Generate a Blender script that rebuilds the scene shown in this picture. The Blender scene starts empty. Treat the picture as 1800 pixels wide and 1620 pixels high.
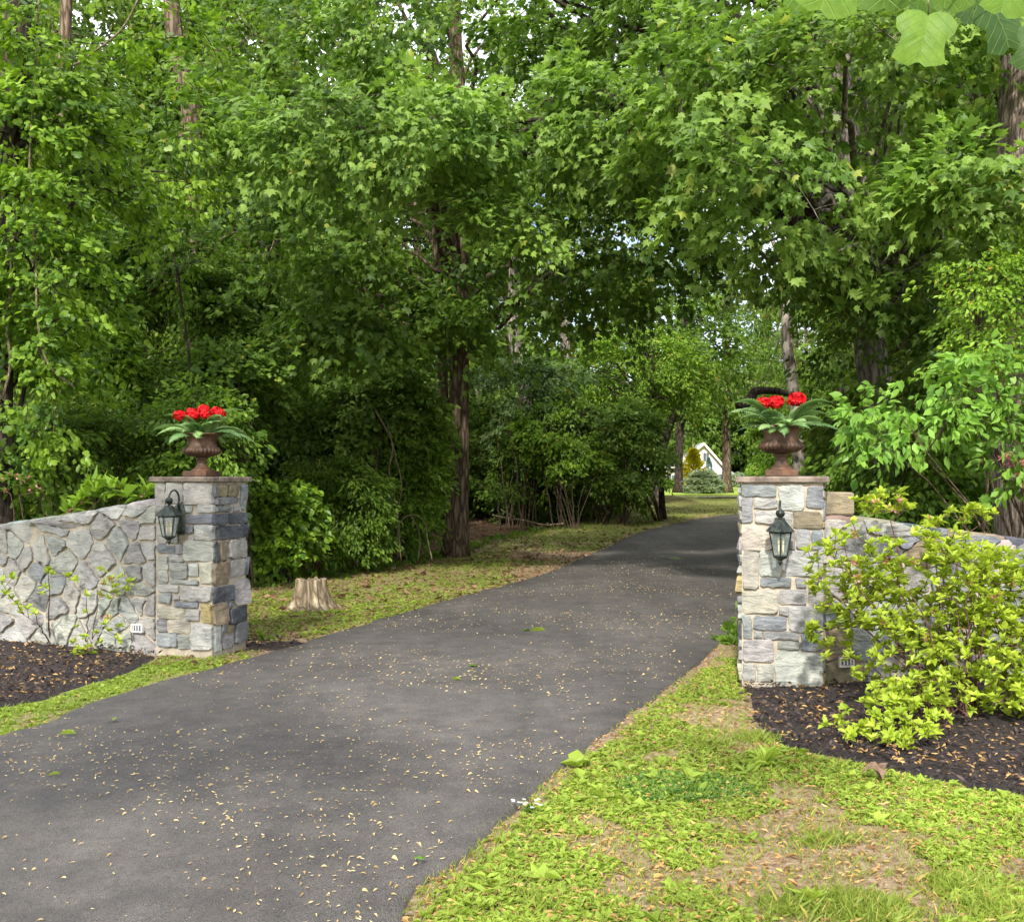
import bpy, math, random
import numpy as np
from mathutils import Vector, noise as mn
D = bpy.data
SC = bpy.context.scene
COL = SC.collection
PI = math.pi
R = math.radians

# ------------------------------------------------------------------ camera
EYE = 1.55
cam_d = D.cameras.new("camera"); cam = D.objects.new("camera", cam_d); COL.objects.link(cam)
cam.location = (0, 0, EYE); cam.rotation_euler = (R(90), 0, 0)
cam_d.sensor_width = 36; cam_d.lens = 36.52; cam_d.shift_y = 30/1800
cam_d.clip_start = 0.05; cam_d.clip_end = 2000
SC.camera = cam
# ------------------------------------------------------------------ light
SUN_EL, SUN_AZ = 37.0, 191.0         # azimuth measured clockwise from +Y: behind the camera and to its left
w = D.worlds.new("World"); SC.world = w; w.use_nodes = True
nt = w.node_tree; nt.nodes.clear()
wo = nt.nodes.new("ShaderNodeOutputWorld"); bg = nt.nodes.new("ShaderNodeBackground")
sky = nt.nodes.new("ShaderNodeTexSky"); sky.sky_type = 'NISHITA'; sky.sun_disc = False
sky.sun_elevation = R(SUN_EL); sky.sun_rotation = R(SUN_AZ); sky.air_density = 1.0; sky.dust_density = 2.0
tc = nt.nodes.new("ShaderNodeTexCoord"); cn = nt.nodes.new("ShaderNodeTexNoise"); cn.inputs["Scale"].default_value = 2.2
cn.inputs["Detail"].default_value = 7; cr = nt.nodes.new("ShaderNodeValToRGB")
cr.color_ramp.elements[0].position = .36; cr.color_ramp.elements[1].position = .56
mx = nt.nodes.new("ShaderNodeMix"); mx.data_type = 'RGBA'; mx.inputs[7].default_value = (12, 12.3, 12.8, 1)
nt.links.new(tc.outputs["Generated"], cn.inputs["Vector"]); nt.links.new(cn.outputs["Fac"], cr.inputs["Fac"])
nt.links.new(cr.outputs["Color"], mx.inputs[0]); nt.links.new(sky.outputs[0], mx.inputs[6])
nt.links.new(mx.outputs[2], bg.inputs[0]); bg.inputs[1].default_value = 0.127
nt.links.new(bg.outputs[0], wo.inputs[0])
sd = D.lights.new("sun", 'SUN'); sun = D.objects.new("sun", sd); COL.objects.link(sun)
sd.energy = 3.9; sd.angle = R(2.5); sd.color = (1.0, .95, .86)
az, el = R(SUN_AZ), R(SUN_EL)
SUNV = Vector((math.sin(az)*math.cos(el), math.cos(az)*math.cos(el), math.sin(el)))
sun.rotation_euler = SUNV.to_track_quat('Z', 'Y').to_euler(); sun.location = (0, -5, 30)
SC.view_settings.view_transform = 'Standard'; SC.view_settings.look = 'None'
SC.view_settings.exposure = 0.80; SC.view_settings.gamma = 1
cy = SC.cycles
cy.max_bounces = 7; cy.diffuse_bounces = 4; cy.glossy_bounces = 2; cy.transmission_bounces = 4; cy.transparent_max_bounces = 6
cy.sample_clamp_indirect = 6; cy.use_denoising = True; cy.caustics_reflective = False; cy.caustics_refractive = False

# ------------------------------------------------------------------ helpers
F = 1826.0
def terr(x, y):
    return 0.022*min(max(y-22, 0), 33) + 0.006*min(max(y-55, 0), 60)
terrv = lambda x, y: 0.022*np.clip(y-22, 0, 33) + 0.006*np.clip(y-55, 0, 60)
def at(px, py, Y):        # a place seen at photo pixel px, py that stands Y metres away
    return Vector(((px-900)/F*Y, Y, EYE+(840-py)/F*Y))
def gp(px, py):           # the ground point seen at px, py
    Y = F*EYE/(py-840)
    for _ in range(40):
        Y = .5*Y+.5*F*(EYE-terr(0, Y))/(py-840)
    return Vector(((px-900)/F*Y, Y, terr(0, Y)))

def tag(o, label=None, cat=None, group=None, kind=None):
    if label: o["label"] = label
    if cat: o["category"] = cat
    if group: o["group"] = group
    if kind: o["kind"] = kind
    return o
def empty(name, loc, rz=0):
    o = D.objects.new(name, None); COL.objects.link(o); o.location = loc; o.rotation_euler = (0, 0, rz); o.empty_display_size = .2
    return o
def np_mesh(name, V, idx, k, mat, parent=None, tint=None, smooth=False, matidx=None):
    """V (n,3); idx flat loop indices, k verts per face (int or array)"""
    m = D.meshes.new(name)
    V = np.asarray(V, np.float32); idx = np.asarray(idx, np.int32).ravel()
    if np.isscalar(k):
        nf = len(idx)//k; tot = np.full(nf, k, np.int32)
    else:
        tot = np.asarray(k, np.int32); nf = len(tot)
    st = np.concatenate([[0], np.cumsum(tot)[:-1]]).astype(np.int32)
    m.vertices.add(len(V)); m.vertices.foreach_set("co", V.ravel())
    m.loops.add(len(idx)); m.loops.foreach_set("vertex_index", idx)
    m.polygons.add(nf); m.polygons.foreach_set("loop_start", st)
    m.polygons.foreach_set("use_smooth", np.full(nf, smooth, bool))
    for mm in (mat if isinstance(mat, (list, tuple)) else [mat]): m.materials.append(mm)
    if matidx is not None: m.polygons.foreach_set("material_index", np.asarray(matidx, np.int32))
    if tint is not None:
        t = np.asarray(tint, np.float32)
        if t.ndim == 1:
            a = m.attributes.new("tint", 'FLOAT', 'FACE'); a.data.foreach_set("value", t)
        else:
            a = m.attributes.new("tint", 'FLOAT_COLOR', 'FACE')
            a.data.foreach_set("color", np.concatenate([t, np.ones((len(t), 1), np.float32)], 1).ravel())
    m.update(calc_edges=True)
    o = D.objects.new(name, m); COL.objects.link(o)
    if parent: o.parent = parent
    return o
class MB:
    """collects polygons, then links them as one mesh object"""
    def __init__(s): s.v = []; s.f = []; s.t = []; s.m = []
    def add(s, vs, fs, t=(.5, .5, .5), m=0):
        b = len(s.v); s.v += [tuple(v) for v in vs]
        for f in fs: s.f.append([b+i for i in f]); s.t.append(t); s.m.append(m)
    def box(s, c, d, rz=0, t=(.5, .5, .5), m=0, bev=0):
        cx, cy_, cz = c; x, y, z = [q/2 for q in d]
        ca, sa = math.cos(rz), math.sin(rz)
        if not bev:
            P = [(a*x, b*y, e*z) for e in (-1, 1) for a, b in ((-1, -1), (1, -1), (1, 1), (-1, 1))]
            Fs = [(3, 2, 1, 0), (4, 5, 6, 7), (0, 1, 5, 4), (1, 2, 6, 5), (2, 3, 7, 6), (3, 0, 4, 7)]
        else:
            P = []; e = bev
            for zz, k in ((-z, e), (-z+e, 0), (z-e, 0), (z, e)):
                for a, b in ((-1, -1), (1, -1), (1, 1), (-1, 1)): P.append((a*(x-k), b*(y-k), zz))
            Fs = [(3, 2, 1, 0), (12, 13, 14, 15)]
            for r_ in range(3):
                for i in range(4): j = (i+1) % 4; Fs.append((r_*4+i, r_*4+j, r_*4+4+j, r_*4+4+i))
        s.add([(cx+p[0]*ca-p[1]*sa, cy_+p[0]*sa+p[1]*ca, cz+p[2]) for p in P], Fs, t, m)
    def tube(s, pts, rad, n=8, t=(.5, .5, .5), m=0, cap=True, wob=0, ph=0):
        pts = [Vector(p) for p in pts]; k = len(pts)
        if not hasattr(rad, '__len__'): rad = [rad]*k
        u = None; V = []; b = len(s.v)
        for i, p in enumerate(pts):
            d = (pts[min(i+1, k-1)]-pts[max(i-1, 0)])
            if d.length < 1e-9: d = Vector((0, 0, 1))
            d.normalize()
            if u is None:
                u = d.cross(Vector((0, 0, 1)) if abs(d.z) < .9 else Vector((1, 0, 0))).normalized()
            else:
                u = (u-d*u.dot(d)).normalized()
            v = d.cross(u)
            for j in range(n):
                a = 2*PI*j/n
                rr = rad[i]*(1+(wob*mn.noise(Vector((math.cos(a)*1.7+ph, math.sin(a)*1.7, p.z*.9+ph))) if wob else 0))
                V.append(p+u*(math.cos(a)*rr)+v*(math.sin(a)*rr))
        s.v += [tuple(q) for q in V]
        for i in range(k-1):
            for j in range(n):
                q = (j+1) % n
                s.f.append([b+i*n+j, b+i*n+q, b+i*n+n+q, b+i*n+n+j]); s.t.append(t); s.m.append(m)
        if cap:
            s.f.append([b+j for j in range(n)][::-1]); s.t.append(t); s.m.append(m)
            s.f.append([b+(k-1)*n+j for j in range(n)]); s.t.append(t); s.m.append(m)
    def lathe(s, prof, n=24, c=(0, 0, 0), mod=None, t=(.5, .5, .5), m=0, rot=0):
        V = []
        for i, (r_, z) in enumerate(prof):
            for j in range(n):
                a = 2*PI*j/n+rot; rr = r_*(mod(i, a, z) if mod else 1)
                V.append((c[0]+rr*math.cos(a), c[1]+rr*math.sin(a), c[2]+z))
        Fs = []
        for i in range(len(prof)-1):
            for j in range(n): q = (j+1) % n; Fs.append((i*n+j, i*n+q, i*n+n+q, i*n+n+j))
        Fs.append(tuple(range(n))[::-1]); Fs.append(tuple((len(prof)-1)*n+j for j in range(n)))
        s.add(V, Fs, t, m)
    def build(s, name, mat, parent=None, smooth=False):
        idx = [i for f in s.f for i in f]; k = [len(f) for f in s.f]
        return np_mesh(name, np.array(s.v), idx, np.array(k), mat, parent, np.array(s.t, np.float32), smooth, s.m)

# ------------------------------------------------------------------ materials
def newmat(name):
    m = D.materials.new(name); m.use_nodes = True
    n = m.node_tree.nodes; b = n["Principled BSDF"]; return m, n, m.node_tree.links, b
def N(n, t, **kw):
    x = n.new(t)
    for k, v in kw.items():
        if k in ("data_type", "blend_type", "attribute_name", "feature", "operation", "noise_dimensions"): setattr(x, k, v)
        else: x.inputs[k.replace("_", " ")].default_value = v
    return x
def ramp(n, stops):
    r_ = n.new("ShaderNodeValToRGB"); e = r_.color_ramp.elements
    while len(e) < len(stops): e.new(.5)
    for q, (p, c) in zip(e, stops): q.position = p; q.color = (*c, 1) if len(c) == 3 else c
    return r_
def coords(n, l, scale=(1, 1, 1)):
    g = n.new("ShaderNodeNewGeometry"); mp = n.new("ShaderNodeMapping"); mp.inputs["Scale"].default_value = scale
    l.new(g.outputs["Position"], mp.inputs["Vector"]); return mp.outputs[0]
def objc(n, l, scale=(1, 1, 1)):
    g = n.new("ShaderNodeTexCoord"); mp = n.new("ShaderNodeMapping"); mp.inputs["Scale"].default_value = scale
    l.new(g.outputs["Object"], mp.inputs["Vector"]); return mp.outputs[0]
def bump(n, l, b, h, strength=.5, dist=.01):
    x = n.new("ShaderNodeBump"); x.inputs["Strength"].default_value = strength; x.inputs["Distance"].default_value = dist
    l.new(h, x.inputs["Height"]); l.new(x.outputs[0], b.inputs["Normal"]); return x

def leaf_mat(name, dark, light, trans, rough=.45, tw=.35, spec=.5, warm=None):
    m, n, l, b = newmat(name)
    a = N(n, "ShaderNodeAttribute", attribute_name="tint")
    st = [(0, dark), (.85, light)] + ([(.97, light), (1.0, warm)] if warm else [])
    r_ = ramp(n, st); l.new(a.outputs["Fac"], r_.inputs["Fac"])
    cc = objc(n, l, (.5, .5, .5)); no = N(n, "ShaderNodeTexNoise", Scale=1.3, Detail=2)
    l.new(cc, no.inputs["Vector"])
    hs = n.new("ShaderNodeHueSaturation"); mr = n.new("ShaderNodeMapRange")
    mr.inputs[1].default_value = .3; mr.inputs[2].default_value = .7; mr.inputs[3].default_value = .78; mr.inputs[4].default_value = 1.28
    l.new(no.outputs["Fac"], mr.inputs[0]); l.new(mr.outputs[0], hs.inputs["Value"])
    l.new(r_.outputs[0], hs.inputs["Color"]); l.new(hs.outputs[0], b.inputs["Base Color"])
    b.inputs["Roughness"].default_value = rough+.06; b.inputs["Specular IOR Level"].default_value = spec*.5
    t = n.new("ShaderNodeBsdfTranslucent"); mm = N(n, "ShaderNodeMix", data_type='RGBA', blend_type='MULTIPLY')
    mm.inputs[0].default_value = 1; mm.inputs[7].default_value = (*trans, 1)
    l.new(hs.outputs[0], mm.inputs[6]); l.new(mm.outputs[2], t.inputs[0])
    ms = n.new("ShaderNodeMixShader"); ms.inputs[0].default_value = tw
    l.new(b.outputs[0], ms.inputs[1]); l.new(t.outputs[0], ms.inputs[2])
    l.new(ms.outputs[0], n["Material Output"].inputs["Surface"])
    return m
M = {}
M['maple'] = leaf_mat("maple leaves", (.038, .080, .012), (.125, .205, .030), (2.2, 2.3, 1.2), .42, warm=(.20, .23, .03))
M['maple_light'] = leaf_mat("light maple leaves", (.062, .12, .020), (.19, .29, .055), (1.9, 2.0, 1.1), .38, .38, warm=(.26, .30, .06))
M['small'] = leaf_mat("woodland leaves", (.040, .080, .012), (.135, .22, .029), (2.2, 2.3, 1.0), .42, warm=(.22, .24, .05))
M['far'] = leaf_mat("distant leaves", (.04, .08, .014), (.15, .22, .035), (2.2, 2.2, 1.2), .5, warm=(.25, .27, .08))
M['shrubd'] = leaf_mat("dark shrub leaves", (.055, .11, .016), (.18, .285, .038), (2.0, 2.2, 1.0), .38, warm=(.24, .28, .07))
M['pale'] = leaf_mat("pale shrub leaves", (.06, .11, .035), (.15, .22, .085), (1.6, 1.9, 1.0), .35)
M['yellowg'] = leaf_mat("yellow green leaves", (.10, .19, .02), (.22, .34, .035), (1.5, 1.6, .8), .4, warm=(.32, .22, .04))
M['azalea'] = leaf_mat("azalea leaves", (.18, .27, .02), (.40, .49, .05), (1.4, 1.4, .8), .42, .3, warm=(.40, .16, .06))
M['privet'] = leaf_mat("bright shrub leaves", (.09, .19, .03), (.19, .34, .05), (1.6, 1.6, .9), .35)
M['tulip'] = leaf_mat("tulip tree leaves", (.03, .085, .014), (.135, .235, .028), (1.6, 1.7, .9), .4, .22)
M['vine'] = leaf_mat("vine leaves", (.045, .10, .012), (.19, .30, .028), (1.8, 1.9, .9), .35)
M['yconifer'] = leaf_mat("golden conifer needles", (.60, .52, .02), (.88, .78, .05), (1.2, 1.2, .8), .6)
M['spruce'] = leaf_mat("spruce needles", (.17, .24, .13), (.40, .47, .28), (1.2, 1.2, 1.0), .6)
M['blue'] = leaf_mat("blue spruce needles", (.12, .2, .2), (.28, .4, .42), (1.2, 1.2, 1.0), .6)
M['fern'] = leaf_mat("fern fronds", (.07, .15, .05), (.24, .36, .14), (1.4, 1.5, 1.0), .35)
M['weed'] = leaf_mat("weed leaves", (.13, .205, .024), (.28, .37, .048), (1.4, 1.4, .8), .42, .3, warm=(.40, .36, .06))
M['weedd'] = leaf_mat("dark clover leaves", (.045, .115, .016), (.10, .19, .03), (1.4, 1.4, .9), .42, .3)
M['grass'] = leaf_mat("grass blades", (.13, .185, .025), (.26, .33, .055), (1.3, 1.3, .8), .45, .3, warm=(.45, .36, .12))
M['litter'] = leaf_mat("dry leaf litter", (.13, .07, .03), (.50, .31, .12), (1.0, .9, .7), .6, .12, warm=(.62, .50, .16))
M['bits'] = leaf_mat("pale dry leaf bits", (.34, .22, .09), (.72, .56, .28), (1, 1, .8), .6, .1, warm=(.5, .5, .1))
M['litterd'] = leaf_mat("old brown leaf litter", (.07, .04, .02), (.26, .16, .09), (1.0, .9, .7), .7, .1)
M['pink'] = leaf_mat("pink petals", (.45, .14, .16), (.66, .32, .32), (1.3, 1, 1), .5)
M['red'] = leaf_mat("red petals", (.30, .002, .004), (.74, .006, .014), (1.2, 1, 1), .5, .2)
M['white'] = leaf_mat("white petals", (.7, .7, .66), (.8, .8, .76), (1, 1, 1), .5, .2)

m, n, l, b = newmat("close tulip tree leaf"); M['tulipc'] = m
at1 = N(n, "ShaderNodeAttribute", attribute_name="leafpos"); sp1 = n.new("ShaderNodeSeparateColor"); l.new(at1.outputs["Color"], sp1.inputs[0])
def MT(op, a_, b_=None, clamp=False):
    x_ = n.new("ShaderNodeMath"); x_.operation = op; x_.use_clamp = clamp
    for i_, q_ in enumerate((a_, b_)):
        if q_ is None: continue
        if isinstance(q_, (int, float)): x_.inputs[i_].default_value = q_
        else: l.new(q_, x_.inputs[i_])
    return x_.outputs[0]
ax_ = MT('ABSOLUTE', MT('SUBTRACT', sp1.outputs[0], .5)); yy_ = sp1.outputs[1]
mid = MT('SUBTRACT', 1, MT('MULTIPLY', ax_, 70), True)
fr_ = MT('ABSOLUTE', MT('SUBTRACT', MT('FRACT', MT('MULTIPLY', MT('SUBTRACT', yy_, MT('MULTIPLY', ax_, .9)), 5.2)), .5))
lat = MT('SUBTRACT', 1, MT('MULTIPLY', fr_, 16), True); vein = MT('MAXIMUM', mid, lat)
fr2 = MT('ABSOLUTE', MT('SUBTRACT', MT('FRACT', MT('MULTIPLY', MT('ADD', MT('MULTIPLY', yy_, .6), ax_), 22)), .5)); vein2 = MT('MULTIPLY', MT('SUBTRACT', 1, MT('MULTIPLY', fr2, 9), True), .35)
veins = MT('MAXIMUM', vein, vein2)
ti_ = N(n, "ShaderNodeAttribute", attribute_name="tint"); rr_ = ramp(n, [(0, (.028, .075, .014)), (1, (.125, .235, .028))]); l.new(ti_.outputs["Fac"], rr_.inputs["Fac"])
nz_ = N(n, "ShaderNodeTexNoise", Scale=38, Detail=6, Roughness=.7);
tcx = n.new("ShaderNodeTexCoord"); l.new(tcx.outputs["Object"], nz_.inputs["Vector"])
rz1 = ramp(n, [(.3, (.68, .72, .7)), (.7, (1.22, 1.15, 1.1))]); l.new(nz_.outputs["Fac"], rz1.inputs["Fac"])
k1 = N(n, "ShaderNodeMix", data_type='RGBA', blend_type='MULTIPLY'); k1.inputs[0].default_value = 1; l.new(rr_.outputs[0], k1.inputs[6]); l.new(rz1.outputs[0], k1.inputs[7])
k2 = N(n, "ShaderNodeMix", data_type='RGBA'); l.new(MT('MULTIPLY', veins, .45), k2.inputs[0]); l.new(k1.outputs[2], k2.inputs[6]); k2.inputs[7].default_value = (.24, .34, .10, 1)
l.new(k2.outputs[2], b.inputs["Base Color"]); b.inputs["Roughness"].default_value = .5; b.inputs["Specular IOR Level"].default_value = .25
bump(n, l, b, veins, .5, .003)
tr_ = n.new("ShaderNodeBsdfTranslucent"); k3 = N(n, "ShaderNodeMix", data_type='RGBA', blend_type='MULTIPLY'); k3.inputs[0].default_value = 1; l.new(k2.outputs[2], k3.inputs[6]); k3.inputs[7].default_value = (1.7, 1.7, .8, 1); l.new(k3.outputs[2], tr_.inputs[0])
ms_ = n.new("ShaderNodeMixShader"); ms_.inputs[0].default_value = .28; l.new(b.outputs[0], ms_.inputs[1]); l.new(tr_.outputs[0], ms_.inputs[2]); l.new(ms_.outputs[0], n["Material Output"].inputs["Surface"])
def bark_mat(name, c1, c2, sc=9, zs=.18, strength=.9, patch=None):
    m, n, l, b = newmat(name)
    cc = objc(n, l, (1, 1, zs))
    v = N(n, "ShaderNodeTexVoronoi", Scale=sc*1.6, feature='DISTANCE_TO_EDGE')
    no = N(n, "ShaderNodeTexNoise", Scale=sc, Detail=8, Roughness=.65); l.new(cc, no.inputs["Vector"])
    mixv = n.new("ShaderNodeMix"); mixv.data_type = 'VECTOR'; mixv.inputs[0].default_value = .12
    l.new(cc, mixv.inputs[4]); l.new(no.outputs["Color"], mixv.inputs[5]); l.new(mixv.outputs[1], v.inputs["Vector"])
    r_ = ramp(n, [(.0, tuple(q*.4 for q in c1)), (.12, c1), (.5, c2)]); l.new(v.outputs["Distance"], r_.inputs["Fac"])
    r2 = ramp(n, [(.3, (.62, .62, .62)), (.7, (1.15, 1.15, 1.15))]); l.new(no.outputs["Fac"], r2.inputs["Fac"])
    mm = N(n, "ShaderNodeMix", data_type='RGBA', blend_type='MULTIPLY'); mm.inputs[0].default_value = 1
    l.new(r_.outputs[0], mm.inputs[6]); l.new(r2.outputs[0], mm.inputs[7])
    out = mm.outputs[2]
    if patch:
        pn = N(n, "ShaderNodeTexNoise", Scale=3.2, Detail=3); l.new(objc(n, l, (1, 1, .6)), pn.inputs["Vector"])
        pr = ramp(n, [(.48, (0, 0, 0)), (.53, (1, 1, 1))]); l.new(pn.outputs["Fac"], pr.inputs["Fac"])
        pm = N(n, "ShaderNodeMix", data_type='RGBA'); l.new(pr.outputs[0], pm.inputs[0]); l.new(out, pm.inputs[6]); pm.inputs[7].default_value = (*patch, 1)
        out = pm.outputs[2]
    l.new(out, b.inputs["Base Color"]); b.inputs["Roughness"].default_value = .9; b.inputs["Specular IOR Level"].default_value = .15
    ad = N(n, "ShaderNodeMath", operation='ADD'); l.new(r_.outputs[0], ad.inputs[0]); l.new(no.outputs["Fac"], ad.inputs[1])
    bump(n, l, b, ad.outputs[0], strength, .05)
    return m
M['bark'] = bark_mat("furrowed bark", (.13, .093, .062), (.33, .25, .18))
M['barkd'] = bark_mat("dark bark", (.05, .038, .03), (.14, .11, .085))
M['barkg'] = bark_mat("grey bark", (.22, .19, .16), (.42, .37, .32), 7, .25)
M['barkt'] = bark_mat("pale ridged bark", (.26, .20, .165), (.52, .43, .36), 13, .17, 1)
M['barks'] = bark_mat("patchy pale bark", (.18, .15, .12), (.36, .31, .26), 6, .3, .5, patch=(.40, .36, .29))
M['twig'] = bark_mat("twig bark", (.10, .07, .05), (.22, .16, .11), 20, .3, .3)
M['cut'] = bark_mat("weathered bare wood", (.26, .20, .13), (.60, .51, .36), 8, .1, 1)
M['vinew'] = bark_mat("vine stem", (.16, .13, .08), (.36, .30, .2), 20, .3, .3)
M['azst'] = bark_mat("reddish stem", (.12, .06, .05), (.25, .15, .12), 25, .3, .3)

def stone_mat():
    m, n, l, b = newmat("split fieldstone")
    a = N(n, "ShaderNodeAttribute", attribute_name="tint")
    cc = objc(n, l, (1, 1, 1))
    n1 = N(n, "ShaderNodeTexNoise", Scale=7, Detail=8, Roughness=.62, Distortion=.6); l.new(cc, n1.inputs["Vector"])
    n2 = N(n, "ShaderNodeTexNoise", Scale=4, Detail=9, Roughness=.7, Distortion=1.2); l.new(objc(n, l, (1.6, 1.6, 4.5)), n2.inputs["Vector"])
    n3 = N(n, "ShaderNodeTexNoise", Scale=70, Detail=3); l.new(cc, n3.inputs["Vector"])
    r1 = ramp(n, [(.28, (.60, .61, .63)), (.5, (.95, .95, .94)), (.72, (1.28, 1.26, 1.20))]); l.new(n1.outputs["Fac"], r1.inputs["Fac"])
    r2 = ramp(n, [(.3, (.7, .7, .72)), (.55, (1.05, 1.05, 1.05)), (.75, (1.2, 1.15, 1.05))]); l.new(n2.outputs["Fac"], r2.inputs["Fac"])
    m1 = N(n, "ShaderNodeMix", data_type='RGBA', blend_type='MULTIPLY'); m1.inputs[0].default_value = 1
    m2 = N(n, "ShaderNodeMix", data_type='RGBA', blend_type='MULTIPLY'); m2.inputs[0].default_value = 1
    l.new(a.outputs["Color"], m1.inputs[6]); l.new(r1.outputs[0], m1.inputs[7])
    l.new(m1.outputs[2], m2.inputs[6]); l.new(r2.outputs[0], m2.inputs[7])
    n4 = N(n, "ShaderNodeTexNoise", Scale=3.1, Detail=6, Roughness=.6); l.new(cc, n4.inputs["Vector"])
    r4 = ramp(n, [(.60, (0, 0, 0)), (.74, (.32, .32, .32))]); l.new(n4.outputs["Fac"], r4.inputs["Fac"])
    m3 = N(n, "ShaderNodeMix", data_type='RGBA'); l.new(r4.outputs[0], m3.inputs[0]); l.new(m2.outputs[2], m3.inputs[6]); m3.inputs[7].default_value = (.47, .38, .22, 1)
    l.new(m3.outputs[2], b.inputs["Base Color"]); b.inputs["Roughness"].default_value = .82; b.inputs["Specular IOR Level"].default_value = .3
    ad = N(n, "ShaderNodeMath", operation='MULTIPLY_ADD'); l.new(n2.outputs["Fac"], ad.inputs[0]); ad.inputs[1].default_value = 1.6; l.new(n1.outputs["Fac"], ad.inputs[2])
    ad2 = N(n, "ShaderNodeMath", operation='MULTIPLY_ADD'); l.new(n3.outputs["Fac"], ad2.inputs[0]); ad2.inputs[1].default_value = .15; l.new(ad.outputs[0], ad2.inputs[2])
    bump(n, l, b, ad2.outputs[0], .9, .02)
    return m
M['stone'] = stone_mat()
def simple(name, c1, c2, scale, rough=.8, bs=.4, bd=.01, metal=0, zs=1, spec=.3, detail=6, lo=.35, hi=.65):
    m, n, l, b = newmat(name)
    no = N(n, "ShaderNodeTexNoise", Scale=scale, Detail=detail, Roughness=.65); l.new(objc(n, l, (1, 1, zs)), no.inputs["Vector"])
    r_ = ramp(n, [(lo, c1), (hi, c2)]); l.new(no.outputs["Fac"], r_.inputs["Fac"]); l.new(r_.outputs[0], b.inputs["Base Color"])
    b.inputs["Roughness"].default_value = rough; b.inputs["Metallic"].default_value = metal; b.inputs["Specular IOR Level"].default_value = spec
    bump(n, l, b, no.outputs["Fac"], bs, bd)
    return m
M['mortar'] = simple("sandy mortar", (.31, .265, .205), (.46, .405, .32), 14, .95, .7, .012)
M['capstone'] = simple("brown flagstone cap", (.085, .066, .053), (.23, .185, .15), 9, .8, .8, .015)
M['rust'] = simple("rusted iron", (.030, .022, .018), (.145, .074, .041), 6, .58, .6, .006, .2, lo=.36, hi=.66)
M['lamp'] = simple("verdigris lamp metal", (.014, .016, .015), (.065, .082, .068), 22, .42, .3, .003, .6)
M['blk'] = simple("black iron", (.015, .015, .015), (.04, .035, .035), 22, .45, .2, .002, .5)
M['candle'] = simple("candle sleeve", (.6, .5, .3), (.7, .6, .4), 10)
M['paint'] = simple("white painted siding", (.72, .72, .70), (.82, .82, .80), 2, .6)
M['trim'] = simple("cream trim", (.66, .60, .48), (.76, .70, .58), 3, .6)
M['shingle'] = simple("grey shingles", (.22, .23, .23), (.36, .37, .37), 5, .9)
M['pglass'] = simple("dark window pane", (.05, .07, .09), (.12, .15, .18), 1, .15)
M['plate'] = simple("pale cover plate", (.52, .50, .47), (.68, .66, .62), 30, .5, .2, .001)
M['soilpot'] = simple("potting soil", (.02, .014, .01), (.05, .035, .025), 60, .95)
m, n, l, b = newmat("lantern glass"); b.inputs["Base Color"].default_value = (.35, .42, .40, 1); b.inputs["Roughness"].default_value = .06
b.inputs["Alpha"].default_value = .25; b.inputs["Specular IOR Level"].default_value = .9; M['glass'] = m
# asphalt
m, n, l, b = newmat("worn asphalt")
cc = coords(n, l); v = N(n, "ShaderNodeTexVoronoi", Scale=150); l.new(cc, v.inputs["Vector"])
n1 = N(n, "ShaderNodeTexNoise", Scale=.55, Detail=6, Roughness=.6); l.new(cc, n1.inputs["Vector"])
n2 = N(n, "ShaderNodeTexNoise", Scale=260, Detail=2); l.new(cc, n2.inputs["Vector"])
r1 = ramp(n, [(.3, (.062, .057, .055)), (.7, (.108, .101, .096))]); l.new(n1.outputs["Fac"], r1.inputs["Fac"])
r2 = ramp(n, [(0, (.5, .5, .5)), (.35, (1, 1, 1)), (.8, (1.15, 1.15, 1.15)), (1, (1.9, 1.85, 1.8))]); l.new(v.outputs["Color"], r2.inputs["Fac"])
mm = N(n, "ShaderNodeMix", data_type='RGBA', blend_type='MULTIPLY'); mm.inputs[0].default_value = 1
l.new(r1.outputs[0], mm.inputs[6]); l.new(r2.outputs[0], mm.inputs[7])
n3 = N(n, "ShaderNodeTexNoise", Scale=5, Detail=9, Roughness=.7); l.new(cc, n3.inputs["Vector"])
r3 = ramp(n, [(.35, (.78, .78, .79)), (.65, (1.24, 1.21, 1.16))]); l.new(n3.outputs["Fac"], r3.inputs["Fac"])
m2 = N(n, "ShaderNodeMix", data_type='RGBA', blend_type='MULTIPLY'); m2.inputs[0].default_value = 1
l.new(mm.outputs[2], m2.inputs[6]); l.new(r3.outputs[0], m2.inputs[7])
g4 = n.new("ShaderNodeNewGeometry"); m4 = n.new("ShaderNodeMapping"); m4.inputs["Rotation"].default_value = (0, 0, R(22)); m4.inputs["Scale"].default_value = (1.9, .16, 1)
l.new(g4.outputs["Position"], m4.inputs["Vector"]); n4 = N(n, "ShaderNodeTexNoise", Scale=1.0, Detail=4, Roughness=.55); l.new(m4.outputs[0], n4.inputs["Vector"])
r4 = ramp(n, [(.36, (.85, .85, .85)), (.62, (1.10, 1.09, 1.08))]); l.new(n4.outputs["Fac"], r4.inputs["Fac"])
m5 = N(n, "ShaderNodeMix", data_type='RGBA', blend_type='MULTIPLY'); m5.inputs[0].default_value = 1
l.new(m2.outputs[2], m5.inputs[6]); l.new(r4.outputs[0], m5.inputs[7]); l.new(m5.outputs[2], b.inputs["Base Color"])
b.inputs["Roughness"].default_value = .85; b.inputs["Specular IOR Level"].default_value = .3
bump(n, l, b, v.outputs["Distance"], .8, .006); M['asphalt'] = m
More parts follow.
